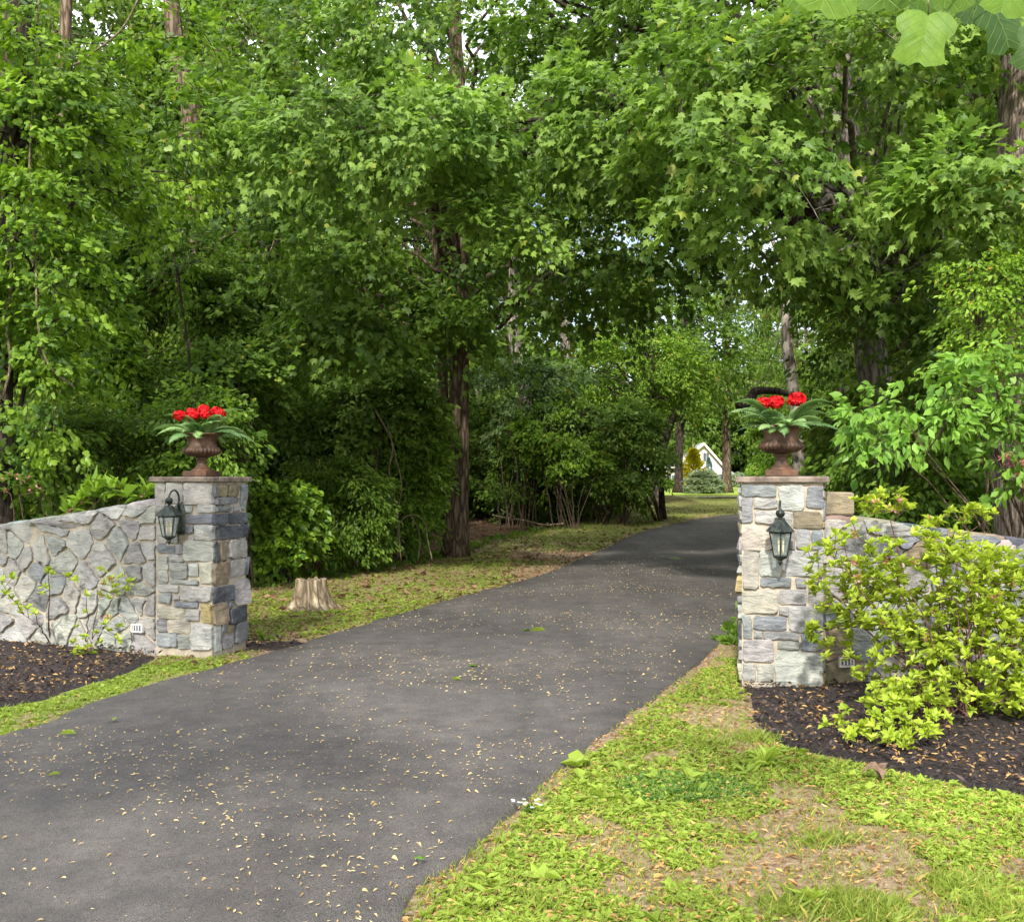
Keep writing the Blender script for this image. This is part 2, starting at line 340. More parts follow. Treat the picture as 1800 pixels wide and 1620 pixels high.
# ground: soil, moss and litter
m, n, l, b = newmat("soil and moss")
a = N(n, "ShaderNodeAttribute", attribute_name="grassy")
cc = coords(n, l); n1 = N(n, "ShaderNodeTexNoise", Scale=2.3, Detail=7, Roughness=.66); l.new(cc, n1.inputs["Vector"])
n2 = N(n, "ShaderNodeTexNoise", Scale=26, Detail=6, Roughness=.7); l.new(cc, n2.inputs["Vector"])
soil = ramp(n, [(.32, (.15, .095, .055)), (.5, (.30, .215, .135)), (.66, (.44, .34, .23))]); l.new(n2.outputs["Fac"], soil.inputs["Fac"])
moss = ramp(n, [(.32, (.10, .13, .02)), (.66, (.22, .30, .045))]); l.new(n2.outputs["Fac"], moss.inputs["Fac"])
lit = ramp(n, [(.35, (.035, .022, .014)), (.5, (.10, .06, .035)), (.68, (.24, .15, .085))]); l.new(n2.outputs["Fac"], lit.inputs["Fac"])
ma = N(n, "ShaderNodeMath", operation='ADD'); l.new(a.outputs["Color"], ma.inputs[0])
sp = n.new("ShaderNodeSeparateColor"); l.new(a.outputs["Color"], sp.inputs[0])
l.new(sp.outputs[0], ma.inputs[0]); l.new(n1.outputs["Fac"], ma.inputs[1])
gr = ramp(n, [(.80, (0, 0, 0)), (1.0, (1, 1, 1))])
mh = N(n, "ShaderNodeMath", operation='MULTIPLY'); mh.inputs[1].default_value = .8; l.new(ma.outputs[0], mh.inputs[0]); l.new(mh.outputs[0], gr.inputs["Fac"])
x1 = N(n, "ShaderNodeMix", data_type='RGBA'); l.new(gr.outputs[0], x1.inputs[0]); l.new(soil.outputs[0], x1.inputs[6]); l.new(moss.outputs[0], x1.inputs[7])
x2 = N(n, "ShaderNodeMix", data_type='RGBA'); l.new(sp.outputs[1], x2.inputs[0]); l.new(x1.outputs[2], x2.inputs[6]); l.new(lit.outputs[0], x2.inputs[7])
l.new(x2.outputs[2], b.inputs["Base Color"]); b.inputs["Roughness"].default_value = .95; b.inputs["Specular IOR Level"].default_value = .15
bump(n, l, b, n2.outputs["Fac"], 1, .03); M['ground'] = m
M['mulch'] = simple("dark shredded mulch", (.010, .008, .008), (.060, .045, .042), 55, .95, 1, .03, detail=8)
M['lawn'] = simple("mown lawn", (.20, .30, .03), (.38, .48, .06), 8, .9)

# ------------------------------------------------------------------ ground, drive, beds
LE = [(-7.0, -3), (-5.2, 1), (-4.2, 3.6)] + [tuple(gp(*p)[:2]) for p in ((0, 1300), (110, 1262), (250, 1213), (480, 1150), (620, 1107), (780, 1060), (960, 1010), (1060, 968), (1150, 930), (1290, 905))] + [(12, 38.3), (19, 40.5), (30, 42)]
RE = [(1.2, -3), (-.7, 1)] + [tuple(gp(*p)[:2]) for p in ((700, 1620), (800, 1520), (900, 1430), (1000, 1340), (1100, 1262), (1200, 1190), (1275, 1120), (1300, 1090))] + [(4.2, 16.5), (7.2, 24.5), (10.4, 31), (14, 34.5), (19, 37), (30, 38.5)]
def catmull(P, n=8):
    P = [Vector((*p, 0)) if len(p) == 2 else Vector(p) for p in P]; P = [2*P[0]-P[1]]+P+[2*P[-1]-P[-2]]; out = []
    for i in range(1, len(P)-2):
        for k in range(n):
            t = k/n; a, b_, c, d = P[i-1:i+3]
            out.append(.5*((2*b_)+(c-a)*t+(2*a-5*b_+4*c-d)*t*t+(3*b_-a-3*c+d)*t**3))
    return out+[P[-2]]
def resample(P, n):
    P = [Vector(p) for p in P]; L = [0]
    for a, b_ in zip(P, P[1:]): L.append(L[-1]+(b_-a).length)
    out = []; j = 0
    for i in range(n):
        s = L[-1]*i/(n-1)
        while j < len(L)-2 and L[j+1] < s: j += 1
        t = (s-L[j])/max(L[j+1]-L[j], 1e-9); out.append(P[j].lerp(P[j+1], t))
    return out
LEc = resample(catmull(LE), 420); REc = resample(catmull(RE), 420)
rng = np.random.default_rng(5)
V = []; K = 9
for i in range(420):
    a, c = LEc[i].copy(), REc[i].copy()
    w_ = .05 if 20 < i < 400 else 0
    a += (a-c).normalized()*w_*mn.noise(Vector((i*.35, 0, 0)))*1.2; c += (c-a).normalized()*w_*mn.noise(Vector((i*.35, 9, 0)))*1.2
    for j in range(K+2):
        t = min(max((j-1)/(K-1), 0), 1); p = a.lerp(c, t)
        z = terr(0, p.y)+.026 + .02*(1-(2*t-1)**2)
        if j == 0: p = a+(a-c).normalized()*.03; z = terr(0, p.y)-.06
        if j == K+1: p = c+(c-a).normalized()*.03; z = terr(0, p.y)-.06
        V.append((p.x, p.y, z))
idx = [];
for i in range(419):
    for j in range(K+1): q = i*(K+2)+j; idx += [q, q+1, q+K+3, q+K+2]
tag(np_mesh("driveway", V, idx, 4, M['asphalt'], smooth=True), kind="structure")

LEa = np.array([p[:2] for p in LEc]); REa = np.array([p[:2] for p in REc])
def edge_x(E, y):
    yy = np.maximum.accumulate(E[:, 1]); return np.interp(y, yy, E[:, 0])
def on_drive(x, y, pad=0):
    return (x > edge_x(LEa, y)-pad) & (x < edge_x(REa, y)+pad) & (y < 36)
# the edge of the woods on the left of the drive
FE = np.array([tuple(gp(*p)[:2]) for p in ((-300, 1062), (430, 1035), (600, 1012), (780, 978), (870, 950), (1000, 925), (1100, 898), (1180, 882))])
def wood_y(x):
    return np.interp(x, FE[:, 0], FE[:, 1])
def smooth01(t): t = np.clip(t, 0, 1); return t*t*(3-2*t)
def n2(x, y, s, o=0):
    return (np.sin(x*s*1.7+o)+np.sin(y*s*1.3+1.7*o+2*np.sin(x*s*.6))+np.sin((x+y)*s*.9+3*o)+np.sin((x-1.6*y)*s*1.1+o*2.2))/4
def zones(x, y):
    """grassiness and litter cover of the soil"""
    left = x < edge_x(LEa, y)
    wy = wood_y(x)
    wd = smooth01((y-wy+.8)/2.0)*left
    right_w = smooth01((y-9.0)/1.5)*(~left)*(x > 2)
    litter = np.maximum(wd, right_w)
    litter = np.where((y > 42), 0, litter)
    dl = edge_x(LEa, y)-x; dr = x-edge_x(REa, y)
    g = .50+.30*n2(x, y, 1.6, 1)+.12*n2(x, y, 4.1, 2)
    g = np.where(left & (y > 9), .62+.25*n2(x, y, 1.1, 3)+.1*n2(x, y, 3.1, 3)-.35*smooth01((y-wy+2.2)/3), g)
    g = np.where(left & (y < 9), .75, g)
    g = np.where(y > 24, .65, g)
    g = np.where((left & (dl < .12)) | ((~left) & (dr < .10)), g-.25, g)
    return g, litter
xs = np.concatenate([np.linspace(-160, -14, 22), np.arange(-13.5, 14, .25), np.linspace(14.5, 160, 24)])
ys = np.concatenate([np.linspace(-40, -1, 8), np.arange(0, 26, .25), np.arange(26, 70, 2), np.linspace(72, 260, 24)])
X, Y = np.meshgrid(xs, ys)
Z = terrv(X, Y) + np.where((np.abs(X) < 13) & (Y < 25), .012*n2(X, Y, 5.1), 0)*np.where(on_drive(X, Y, .35), 0, 1)
g, li = zones(X, Y)
li = np.where(Y > 42, np.where((X > 8) & (Y < 110), 0, .8), li)
nx, ny = len(xs), len(ys)
ii = (np.arange(ny-1)[:, None]*nx+np.arange(nx-1)[None, :]).ravel()
idx = np.stack([ii, ii+1, ii+nx+1, ii+nx], 1)
go = np_mesh("ground", np.stack([X, Y, Z], -1).reshape(-1, 3), idx, 4, M['ground'], smooth=True)
at_ = go.data.attributes.new("grassy", 'FLOAT_COLOR', 'POINT')
at_.data.foreach_set("color", np.stack([g, li, g*0, g*0+1], -1).astype(np.float32).ravel()); tag(go, kind="structure")
# lawn and far drive strip near the house
def strip(name, A, B, z, mat):
    V = []; n_ = 40
    A = resample([(*p, 0) for p in A], n_); B = resample([(*p, 0) for p in B], n_)
    for a, c in zip(A, B):
        for t in np.linspace(0, 1, 9): p = a.lerp(c, t); V.append((p.x, p.y, terr(0, p.y)+z))
    idx = [q for i in range(n_-1) for j in range(8) for q in (i*9+j, i*9+j+1, i*9+j+10, i*9+j+9)]
    return tag(np_mesh(name, V, idx, 4, mat, smooth=True), kind="structure")
strip("lawn", [(4, 52), (60, 57)], [(4, 92), (60, 92)], .02, M['lawn'])
strip("road", [(8.6, 48.6), (20, 50.3), (60, 52)], [(9.0, 49.6), (20, 53), (60, 56)], .06, M['asphalt'])

def bed(name, poly, h, z0=.004):
    P = resample(catmull(poly+[poly[0]], 6), 90)[:-1]
    c = sum(P, Vector())/len(P); V = [(c.x, c.y, h)]; rings = 26; n_ = len(P)
    for k in range(1, rings+1):
        t = k/rings
        for i, p in enumerate(P):
            q = c.lerp(p, t*(1+.02*mn.noise(Vector((i*.8, k, 0)))))
            z = z0-.02*(k == rings)+h*(1-t**3)+.016*mn.noise(Vector((q.x*11, q.y*11, 0)))*(k < rings)
            V.append((q.x, q.y, z))
    tri = [(0, 1+i, 1+(i+1) % n_) for i in range(n_)]
    qd = [(1+k*n_+i, 1+(k+1)*n_+i, 1+(k+1)*n_+(i+1) % n_, 1+k*n_+(i+1) % n_) for k in range(rings-1) for i in range(n_)]
    idx = [q for f in tri+qd for q in f]
    o = np_mesh(name, V, idx, np.array([3]*len(tri)+[4]*len(qd)), M['mulch'], smooth=True)
    return tag(o, kind="structure"), np.array([p[:2] for p in P])
_, BED_L = bed("mulch_bed", [tuple(gp(*p)[:2]) for p in ((-160, 1290), (0, 1246), (90, 1228), (180, 1200), (272, 1163), (262, 1150), (120, 1130), (0, 1112), (-160, 1090))], .05)
_, BED_R = bed("mulch_bed", [tuple(gp(*p)[:2]) for p in ((1302, 1208), (1330, 1285), (1400, 1322), (1520, 1345), (1640, 1375), (1820, 1405), (2050, 1400), (2050, 1180), (1800, 1172), (1600, 1180), (1440, 1190))], .06)
_, BED_S = bed("mulch_bed", [tuple(gp(*p)[:2]) for p in ((424, 1146), (480, 1143), (560, 1131), (500, 1128), (424, 1130))], .015)
def inpoly(P, x, y):
    r_ = np.zeros(x.shape, bool); n_ = len(P)
    for i in range(n_):
        x1, y1 = P[i]; x2, y2 = P[(i+1) % n_]
        c = ((y1 > y) != (y2 > y)) & (x < (x2-x1)*(y-y1)/(y2-y1+1e-12)+x1); r_ ^= c
    return r_
# ------------------------------------------------------------------ stonework
CB = {k_: tuple(q*.80 for q in v_) for k_, v_ in dict(blue=(.25, .27, .295), gray=(.39, .39, .37), light=(.455, .455, .425), beige=(.48, .45, .375), brown=(.30, .25, .17), tan=(.44, .34, .17),
          green=(.42, .43, .385), dark=(.11, .12, .14), pink=(.42, .40, .375), slate=(.29, .30, .305)).items()}
RS = random.Random(11)
def chaikin(P, k=.2):
    out = []
    for i in range(len(P)):
        a, c = P[i], P[(i+1) % len(P)]
        out.append((a[0]+(c[0]-a[0])*k, a[1]+(c[1]-a[1])*k)); out.append((a[0]+(c[0]-a[0])*(1-k), a[1]+(c[1]-a[1])*(1-k)))
    return out
def stone(mb, poly, mp, th, tint, rough=.006, seg=.035, rnd=.16, m=0):
    """a split stone with an uneven outline standing th proud of its wall; mp maps (u, v, out) to the world"""
    P = chaikin(poly, rnd); Q = []
    for i in range(len(P)):
        a, c = P[i], P[(i+1) % len(P)]; L = math.hypot(c[0]-a[0], c[1]-a[1]); k = max(1, int(L/seg))
        nx_, ny_ = (c[1]-a[1])/max(L, 1e-6), -(c[0]-a[0])/max(L, 1e-6)
        for j in range(k):
            t = j/k; e = RS.uniform(-1, .5)*rough; Q.append((a[0]+(c[0]-a[0])*t+nx_*e, a[1]+(c[1]-a[1])*t+ny_*e))
    n_ = len(Q)
    if n_ < 3: return
    cu = sum(q[0] for q in Q)/n_; cv = sum(q[1] for q in Q)/n_
    gu, gv = RS.uniform(-.16, .16), RS.uniform(-.16, .16); sd_ = RS.uniform(0, 99)
    su = max(abs(q[0]-cu) for q in Q); sv = max(abs(q[1]-cv) for q in Q)
    def ring(k, w_, am):
        out = []
        for q in Q:
            u, v = cu+(q[0]-cu)*(1-k/su if su > k*1.5 else .4), cv+(q[1]-cv)*(1-k/sv if sv > k*1.5 else .4)
            out.append(mp(u, v, w_+am*(gu*(u-cu)+gv*(v-cv))+am*.007*mn.noise(Vector((u*14+sd_, v*14, 0)))))
        return out
    rings = [ring(0, -.03, 0), ring(0, th*.8, .7), ring(.003+.002*RS.random(), th*.98, 1), ring(.02, th*1.04, 1), ring(min(su, sv)*.5, th*1.08, 1)]
    V = [p for r_ in rings for p in r_]; V.append(mp(cu, cv, th*1.1))
    Fs = [(k*n_+i, k*n_+(i+1) % n_, (k+1)*n_+(i+1) % n_, (k+1)*n_+i) for k in range(4) for i in range(n_)]
    Fs += [(4*n_+i, 4*n_+(i+1) % n_, 5*n_) for i in range(n_)]
    j = .13; f = 1+RS.uniform(-j, j)
    mb.add(V, Fs, tuple(max(0, c*f*(1+RS.uniform(-.04, .04))) for c in tint), m)
def rect(x0, y0, x1, y1, j=.005):
    r_ = lambda: RS.uniform(-j, j)
    return [(x0+r_(), y0+r_()), (x1+r_(), y0+r_()), (x1+r_(), y1+r_()), (x0+r_(), y1+r_())]
def rand_rows(mb, mp, W, H, v0=.03):
    v = v0; cols = list(CB.values())
    while v < H-.03:
        h = min(RS.uniform(.06, .17), H-v-.005); u = 0
        if h < .04: break
        while u < W-.02:
            w_ = min(RS.uniform(.10, .28), W-u)
            if W-u-w_ < .07: w_ = W-u
            stone(mb, rect(u+.007, v+.008, u+w_-.007, v+h-.008), mp, .022, RS.choice(cols)); u += w_
        v += h
PIL_H = 1.515
def pillar(name, corner, e1, Wd, front, side, label, cap_t=.045):
    """corner = near left foot of the front face; e1 = direction along the front face"""
    e1 = Vector((*e1, 0)).normalized(); e2 = Vector((-e1.y, e1.x, 0)); C0 = Vector(corner)
    root = empty(name, C0+e1*Wd/2+e2*Wd/2)
    tag(root, label, "gate pillar", "stone gate pillars")
    rl = root.location.copy()
    up = Vector((0, 0, 1))
    faces = [lambda u, v, w_: C0+e1*u+up*v-e2*w_-rl, lambda u, v, w_: C0+e1*Wd+e2*u+up*v+e1*w_-rl,
             lambda u, v, w_: C0+e1*(Wd-u)+e2*Wd+up*v+e2*w_-rl, lambda u, v, w_: C0+e2*(Wd-u)+up*v-e1*w_-rl]
    mb = MB()
    c = C0+e1*Wd/2+e2*Wd/2-rl
    mb.box((c.x, c.y, PIL_H/2-.05), (Wd, Wd, PIL_H+.1), math.atan2(e1.y, e1.x), CB['beige'], 1)
    for mp, st in zip(faces, (front, side, None, None)):
        if st is None: rand_rows(mb, mp, Wd, PIL_H); continue
        for x0, y0, x1, y1, col in st: stone(mb, rect(x0-.004, y0-.004, x1+.004, y1+.004), mp, .024, CB[col], rnd=.10, rough=.008)
    mb.build("stonework", [M['stone'], M['mortar']], root)
    # flagstone cap with a broken edge
    cb = MB(); o = .042; P = []; n_ = 22; A = [(-o, -o), (Wd+o, -o), (Wd+o, Wd+o), (-o, Wd+o)]
    for i in range(4):
        a, b_ = A[i], A[(i+1) % 4]
        for j in range(n_):
            t = j/n_; e = .004*mn.noise(Vector((i*7+t*9, 3, corner[0]*5)))+RS.uniform(-.0025, .0025); P.append((a[0]+(b_[0]-a[0])*t+e, a[1]+(b_[1]-a[1])*t+e))
    V = []; N_ = len(P)
    for k, (ins, z) in enumerate(((.004, 0), (0, .006), (0, cap_t-.012), (.006, cap_t))):
        for i, p in enumerate(P):
            u, v = (p[0]-Wd/2)*(1-ins/(Wd/2))+Wd/2, (p[1]-Wd/2)*(1-ins/(Wd/2))+Wd/2
            q = C0+e1*u+e2*v-rl; V.append((q.x+RS.uniform(-.002, .002), q.y+RS.uniform(-.002, .002), PIL_H+.002+z+RS.uniform(-.0015, .0015)))
    Fs = [(k*N_+i, k*N_+(i+1) % N_, (k+1)*N_+(i+1) % N_, (k+1)*N_+i) for k in range(3) for i in range(N_)]
    Fs += [tuple(range(N_))[::-1], tuple(3*N_+i for i in range(N_))]
    cb.add(V, Fs); cb.build("cap_stone", M['capstone'], root)
    return root, e1, e2, C0

def conv(rows, x0, x1, ytop, ybot, lean, W, H):
    out = []
    for a, b_, c, d, col in rows:
        f = lambda x, y: (x+(y-ytop)*lean-x0)/(x1-x0)*W
        out.append((f(a, (b_+d)/2), (ybot-d)/(ybot-ytop)*H, f(c, (b_+d)/2), (ybot-b_)/(ybot-ytop)*H, col))
    return out
WL = .555
LF = conv([(800, 572, 850, 725, 'pink'), (862, 568, 948, 680, 'light'), (960, 570, 1112, 685, 'light'), (862, 690, 945, 725, 'light'), (955, 693, 1000, 725, 'light'), (1030, 690, 1112, 722, 'light'),
  (800, 735, 955, 785, 'gray'), (970, 738, 1108, 785, 'blue'), (803, 795, 852, 895, 'light'), (862, 800, 915, 892, 'slate'), (925, 845, 970, 895, 'brown'), (975, 850, 1000, 882, 'gray'), (935, 798, 1002, 838, 'blue'), (1010, 795, 1108, 870, 'light'),
  (800, 903, 895, 950, 'blue'), (902, 903, 942, 948, 'gray'), (950, 882, 1100, 985, 'green'), (798, 965, 848, 1108, 'green'), (862, 957, 940, 990, 'gray'), (860, 998, 960, 1080, 'gray'), (970, 1000, 1018, 1065, 'light'), (1027, 993, 1094, 1100, 'beige'),
  (862, 1087, 1015, 1110, 'gray'), (792, 1118, 905, 1155, 'light'), (790, 1163, 862, 1213, 'slate'), (918, 1118, 1086, 1195, 'gray'), (873, 1168, 908, 1195, 'gray'),
  (880, 1203, 1008, 1232, 'blue'), (786, 1238, 932, 1295, 'beige'), (942, 1247, 1015, 1302, 'gray'), (1025, 1212, 1080, 1310, 'tan'),
  (775, 1305, 835, 1367, 'slate'), (842, 1305, 955, 1372, 'beige'), (965, 1320, 1074, 1455, 'light'), (770, 1377, 884, 1445, 'slate'), (892, 1383, 955, 1452, 'gray')],
  800, 1112, 565, 1500, .047, WL, PIL_H)
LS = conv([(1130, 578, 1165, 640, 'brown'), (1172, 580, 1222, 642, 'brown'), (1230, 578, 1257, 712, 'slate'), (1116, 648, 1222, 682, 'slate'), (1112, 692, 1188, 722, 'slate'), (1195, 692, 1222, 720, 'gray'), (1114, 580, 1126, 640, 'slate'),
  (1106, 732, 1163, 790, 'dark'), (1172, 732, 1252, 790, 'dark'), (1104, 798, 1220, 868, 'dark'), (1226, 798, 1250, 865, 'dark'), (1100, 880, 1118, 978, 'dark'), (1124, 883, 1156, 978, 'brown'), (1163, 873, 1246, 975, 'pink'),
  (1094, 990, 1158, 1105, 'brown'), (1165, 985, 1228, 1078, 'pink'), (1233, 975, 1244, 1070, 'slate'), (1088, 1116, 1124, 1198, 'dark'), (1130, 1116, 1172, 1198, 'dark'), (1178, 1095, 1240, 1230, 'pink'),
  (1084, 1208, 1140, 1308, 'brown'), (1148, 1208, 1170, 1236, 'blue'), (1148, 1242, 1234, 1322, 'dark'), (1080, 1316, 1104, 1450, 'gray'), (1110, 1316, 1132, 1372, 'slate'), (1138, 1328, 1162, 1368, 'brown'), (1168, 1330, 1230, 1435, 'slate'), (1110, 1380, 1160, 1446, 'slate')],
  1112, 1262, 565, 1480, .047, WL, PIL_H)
RF = conv([(247, 478, 385, 522, 'slate'), (398, 475, 498, 575, 'light'), (508, 482, 572, 565, 'blue'), (247, 528, 290, 628, 'slate'), (297, 530, 390, 570, 'gray'), (299, 580, 390, 630, 'light'), (398, 585, 450, 640, 'gray'), (458, 583, 570, 648, 'brown'),
  (248, 643, 365, 737, 'beige'), (372, 650, 412, 732, 'gray'), (420, 655, 463, 730, 'slate'), (470, 655, 522, 727, 'slate'), (530, 658, 572, 728, 'blue'), (252, 742, 312, 895, 'pink'), (318, 740, 405, 842, 'light'), (413, 738, 548, 838, 'light'), (554, 738, 573, 840, 'gray'),
  (322, 848, 445, 886, 'blue'), (465, 850, 505, 884, 'slate'), (516, 850, 572, 950, 'pink'), (250, 899, 390, 992, 'beige'), (398, 893, 508, 952, 'gray'), (398, 964, 432, 996, 'light'), (438, 958, 572, 1058, 'light'),
  (250, 1002, 286, 1090, 'slate'), (295, 1002, 427, 1058, 'blue'), (294, 1064, 328, 1090, 'gray'), (335, 1064, 478, 1092, 'slate'), (488, 1066, 570, 1133, 'blue'), (390, 1102, 480, 1130, 'gray'),
  (250, 1098, 374, 1187, 'gray'), (384, 1140, 572, 1278, 'light'), (250, 1196, 302, 1265, 'gray'), (310, 1196, 376, 1265, 'gray'), (255, 1272, 370, 1292, 'beige')],
  246, 574, 467, 1298, 0, .575, PIL_H)
PL, Le1, Le2, LC = pillar("stone_pillar", (-3.113, 9.085, 0), (.96, -.28), WL, LF, LS, "left stone gate pillar with brown slab cap, joined to the low pale fieldstone wall")
PR, Re1, Re2, RC = pillar("stone_pillar", (1.695, 7.66, 0), (.9735, -.2285), .575, RF, None, "right stone gate pillar with brown slab cap, beside the yellow green azalea")

# walls of irregular fieldstone: cells round seed points
def cells(seeds, top, U, region=None):
    out = []
    for i, (sx, sy) in enumerate(seeds):
        P = [(max(sx-.6, U[0]), -.05), (min(sx+.6, U[1]), -.05), (min(sx+.6, U[1]), 2.2), (max(sx-.6, U[0]), 2.2)]
        for j, (tx, ty) in enumerate(seeds):
            if i == j or abs(tx-sx) > 1.2: continue
            mx_, my_ = (sx+tx)/2, (sy+ty)/2; nx_, ny_ = tx-sx, ty-sy; L = math.hypot(nx_, ny_); nx_ /= L; ny_ /= L
            f = lambda p: (p[0]-mx_)*nx_+(p[1]-my_)*ny_+.008
            Q = []
            for k in range(len(P)):
                a, b_ = P[k], P[(k+1) % len(P)]; fa, fb = f(a), f(b_)
                if fa <= 0: Q.append(a)
                if (fa <= 0) != (fb <= 0): t = fa/(fa-fb); Q.append((a[0]+(b_[0]-a[0])*t, a[1]+(b_[1]-a[1])*t))
            P = Q
            if len(P) < 3: break
        if len(P) >= 3:
            P = [(p[0], min(p[1], top(p[0])-.006)) for p in P]
            ar = abs(sum(P[k][0]*P[(k+1) % len(P)][1]-P[(k+1) % len(P)][0]*P[k][1] for k in range(len(P))))/2
            if ar > .0012: out.append(P)
    return out
def wall(name, path, top, th, seeds, label, cols, capcol=None):
    """path(u) -> ground point and outward normal of the face looking at the camera"""
    root = empty(name, path(0)[0]); tag(root, label, "stone wall", "low fieldstone wing walls"); rl = root.location.copy()
    mb = MB(); U = (0, seeds[1]); up = Vector((0, 0, 1)); n_ = 60
    V = []
    for i in range(n_+1):
        u = U[1]*i/n_; p, nn = path(u); z = top(u)-.02; p = p-rl
        V += [p-nn*0-up*.15, p+up*z, p-nn*th+up*z, p-nn*th-up*.15]
    Fs = [(i*4+k, i*4+4+k, i*4+4+(k+1) % 4, i*4+(k+1) % 4) for i in range(n_) for k in range(4)]+[(0, 1, 2, 3), (n_*4+3, n_*4+2, n_*4+1, n_*4)]
    mb.add(V, Fs, CB['beige'], 1)
    def mp(u, v, w_):
        p, nn = path(max(0, u)); return p+nn*w_+up*v-rl
    def mpb(u, v, w_):
        p, nn = path(max(0, u)); return p-nn*(th+w_)+up*v-rl
    for P in cells(seeds[0], top, U): stone(mb, P, mp, .026, CB[RS.choice(cols)], rough=.014, rnd=.11)
    u = .05; sb = []
    while u < U[1]: 
        v = RS.uniform(.05, .12)
        while v < 1.4: sb.append((u+RS.uniform(-.07, .07), v)); v += RS.uniform(.14, .24)
        u += .24
    for P in cells(sb, top, U): stone(mb, P, mpb, .02, CB[RS.choice(cols)], rough=.006, rnd=.12)
    u = .0
    while u < U[1]-.05:       # coping slabs
        L = min(RS.uniform(.16, .42), U[1]-u); k = max(2, int(L/.06)); Vc = []
        z1 = RS.uniform(.0, .012); ov = RS.uniform(.012, .03)
        for i in range(k+1):
            uu = u+.006+(L-.012)*i/k; p, nn = path(uu); z = top(uu)-.018; p = p-rl; e = RS.uniform(-.006, .006)
            ins = .012 if i in (0, k) else 0
            Vc += [p+nn*(ov+e-ins)+up*(z-.03), p+nn*(ov+e-ins)+up*(z+.012), p+nn*(ov-.02)+up*(z+.022+z1-ins), p-nn*(th*.5)+up*(z+.026+z1-ins), p-nn*(th+.01)+up*(z+.018-ins), p-nn*(th+.015)+up*(z-.03)]
        Fc = [(i*6+q, i*6+6+q, i*6+6+q+1, i*6+q+1) for i in range(k) for q in range(5)]+[(0, 1, 2, 3, 4, 5), (k*6+5, k*6+4, k*6+3, k*6+2, k*6+1, k*6)]
        mb.add(Vc, Fc, tuple(c*RS.uniform(.85, 1.15) for c in CB[RS.choice(capcol or cols)])); u += L
    mb.build("stonework", [M['stone'], M['mortar']], root)
    return mp, root
# left wall: same plane as the pillar's front face, running away to the left
Lend = LC+Le1*0.0
def pathL(u):
    a = .035*u; d = Vector((-Le1.x, -Le1.y, 0)); s = d*u+Le2*(.035*u*u); t = (d+Le2*(.07*u)).normalized()
    nn = Vector((t.y, -t.x, 0)); nn = nn if nn.y < 0 else -nn
    return LC+s-Le1*.002+Le2*.012, nn
def topL(u): return 1.365-.165*u+.012*u*u if u < 4 else 1.365-.66+.19
def toUV(px, py):
    # photo pixel -> (u, v) on the left wall
    best = None
    for i in range(0, 400):
        u = i*.012; p, _ = pathL(u); x = 900+p.x/p.y*F
        if best is None or abs(x-px) < best[0]: best = (abs(x-px), u, p.y)
    return best[1], EYE-(py-840)*best[2]/F
zs = [(135, 840), (315, 815), (395, 765), (480, 718), (570, 712), (540, 790), (700, 725), (690, 815), (90, 920), (215, 950), (300, 908), (410, 885), (620, 885), (5, 915), (5, 990), (140, 970), (60, 1040), (335, 985), (535, 985), (720, 960),
      (195, 1035), (440, 1090), (720, 1055), (768, 1050), (150, 1120), (290, 1110), (600, 1100), (380, 1160), (210, 1180), (40, 1210), (0, 1140), (300, 1225), (460, 1190), (565, 1215), (15, 1300), (165, 1285), (330, 1330), (500, 1350), (60, 1385), (240, 1390), (430, 1395),
      (577, 1225), (620, 1325), (650, 1390), (670, 1250), (735, 1140), (735, 1210), (775, 1225), (770, 840), (765, 760), (775, 930), (735, 1400), (560, 1400), (770, 1330)]
seedsL = [toUV(x/2.945, 650+y/2.945) for x, y in zs]
u = seedsL and 1.86
while u < 4.4:
    v = RS.uniform(.04, .12)
    while v < topL(u): seedsL.append((u+RS.uniform(-.09, .09), v)); v += RS.uniform(.15, .25)
    u += RS.uniform(.2, .3)
mpL, WLr = wall("stone_wall", pathL, topL, .34, (seedsL, 4.4), "low pale fieldstone wall sloping down to the left of the left pillar, behind sparse azalea twigs", ['light', 'gray', 'light', 'gray', 'green', 'gray', 'green', 'light', 'slate'])
def pathR(u):
    d = Vector((.992, .12, 0)).normalized(); s = d*u+Vector((0, 1, 0))*(.03*u*u); t = (d+Vector((0, .06*u, 0))).normalized()
    return RC+Re1*.575+Re2*.14+s, Vector((t.y, -t.x, 0))
def topR(u):
    return 1.26-.13*max(u-.25, 0) if u > .24 else 1.26
seedsR = []; u = .1
while u < 4.6:
    v = RS.uniform(.06, .13)
    while v < topR(u): seedsR.append((u+RS.uniform(-.1, .1), v)); v += RS.uniform(.17, .28)
    u += RS.uniform(.24, .34)
mpR, WRr = wall("stone_wall", pathR, topR, .34, (seedsR, 4.6), "darker fieldstone wall running right from the right pillar behind the big azalea", ['slate', 'gray', 'pink', 'blue', 'brown', 'gray', 'slate'], ['slate', 'brown', 'dark'])
# squared end block on top of the right wall, tight against the pillar
mb = MB(); p, nn = pathR(.13); mb.box((0, 0, .085), (.25, .36, .17), math.atan2(.12, .992), CB['brown'], 0, .012)
tag(o := mb.build("coping_block", M['stone']), "squared brown stone block on the wall top, tight against the right pillar", "stone block"); o.location = p-nn*.19+Vector((0, 0, 1.275))

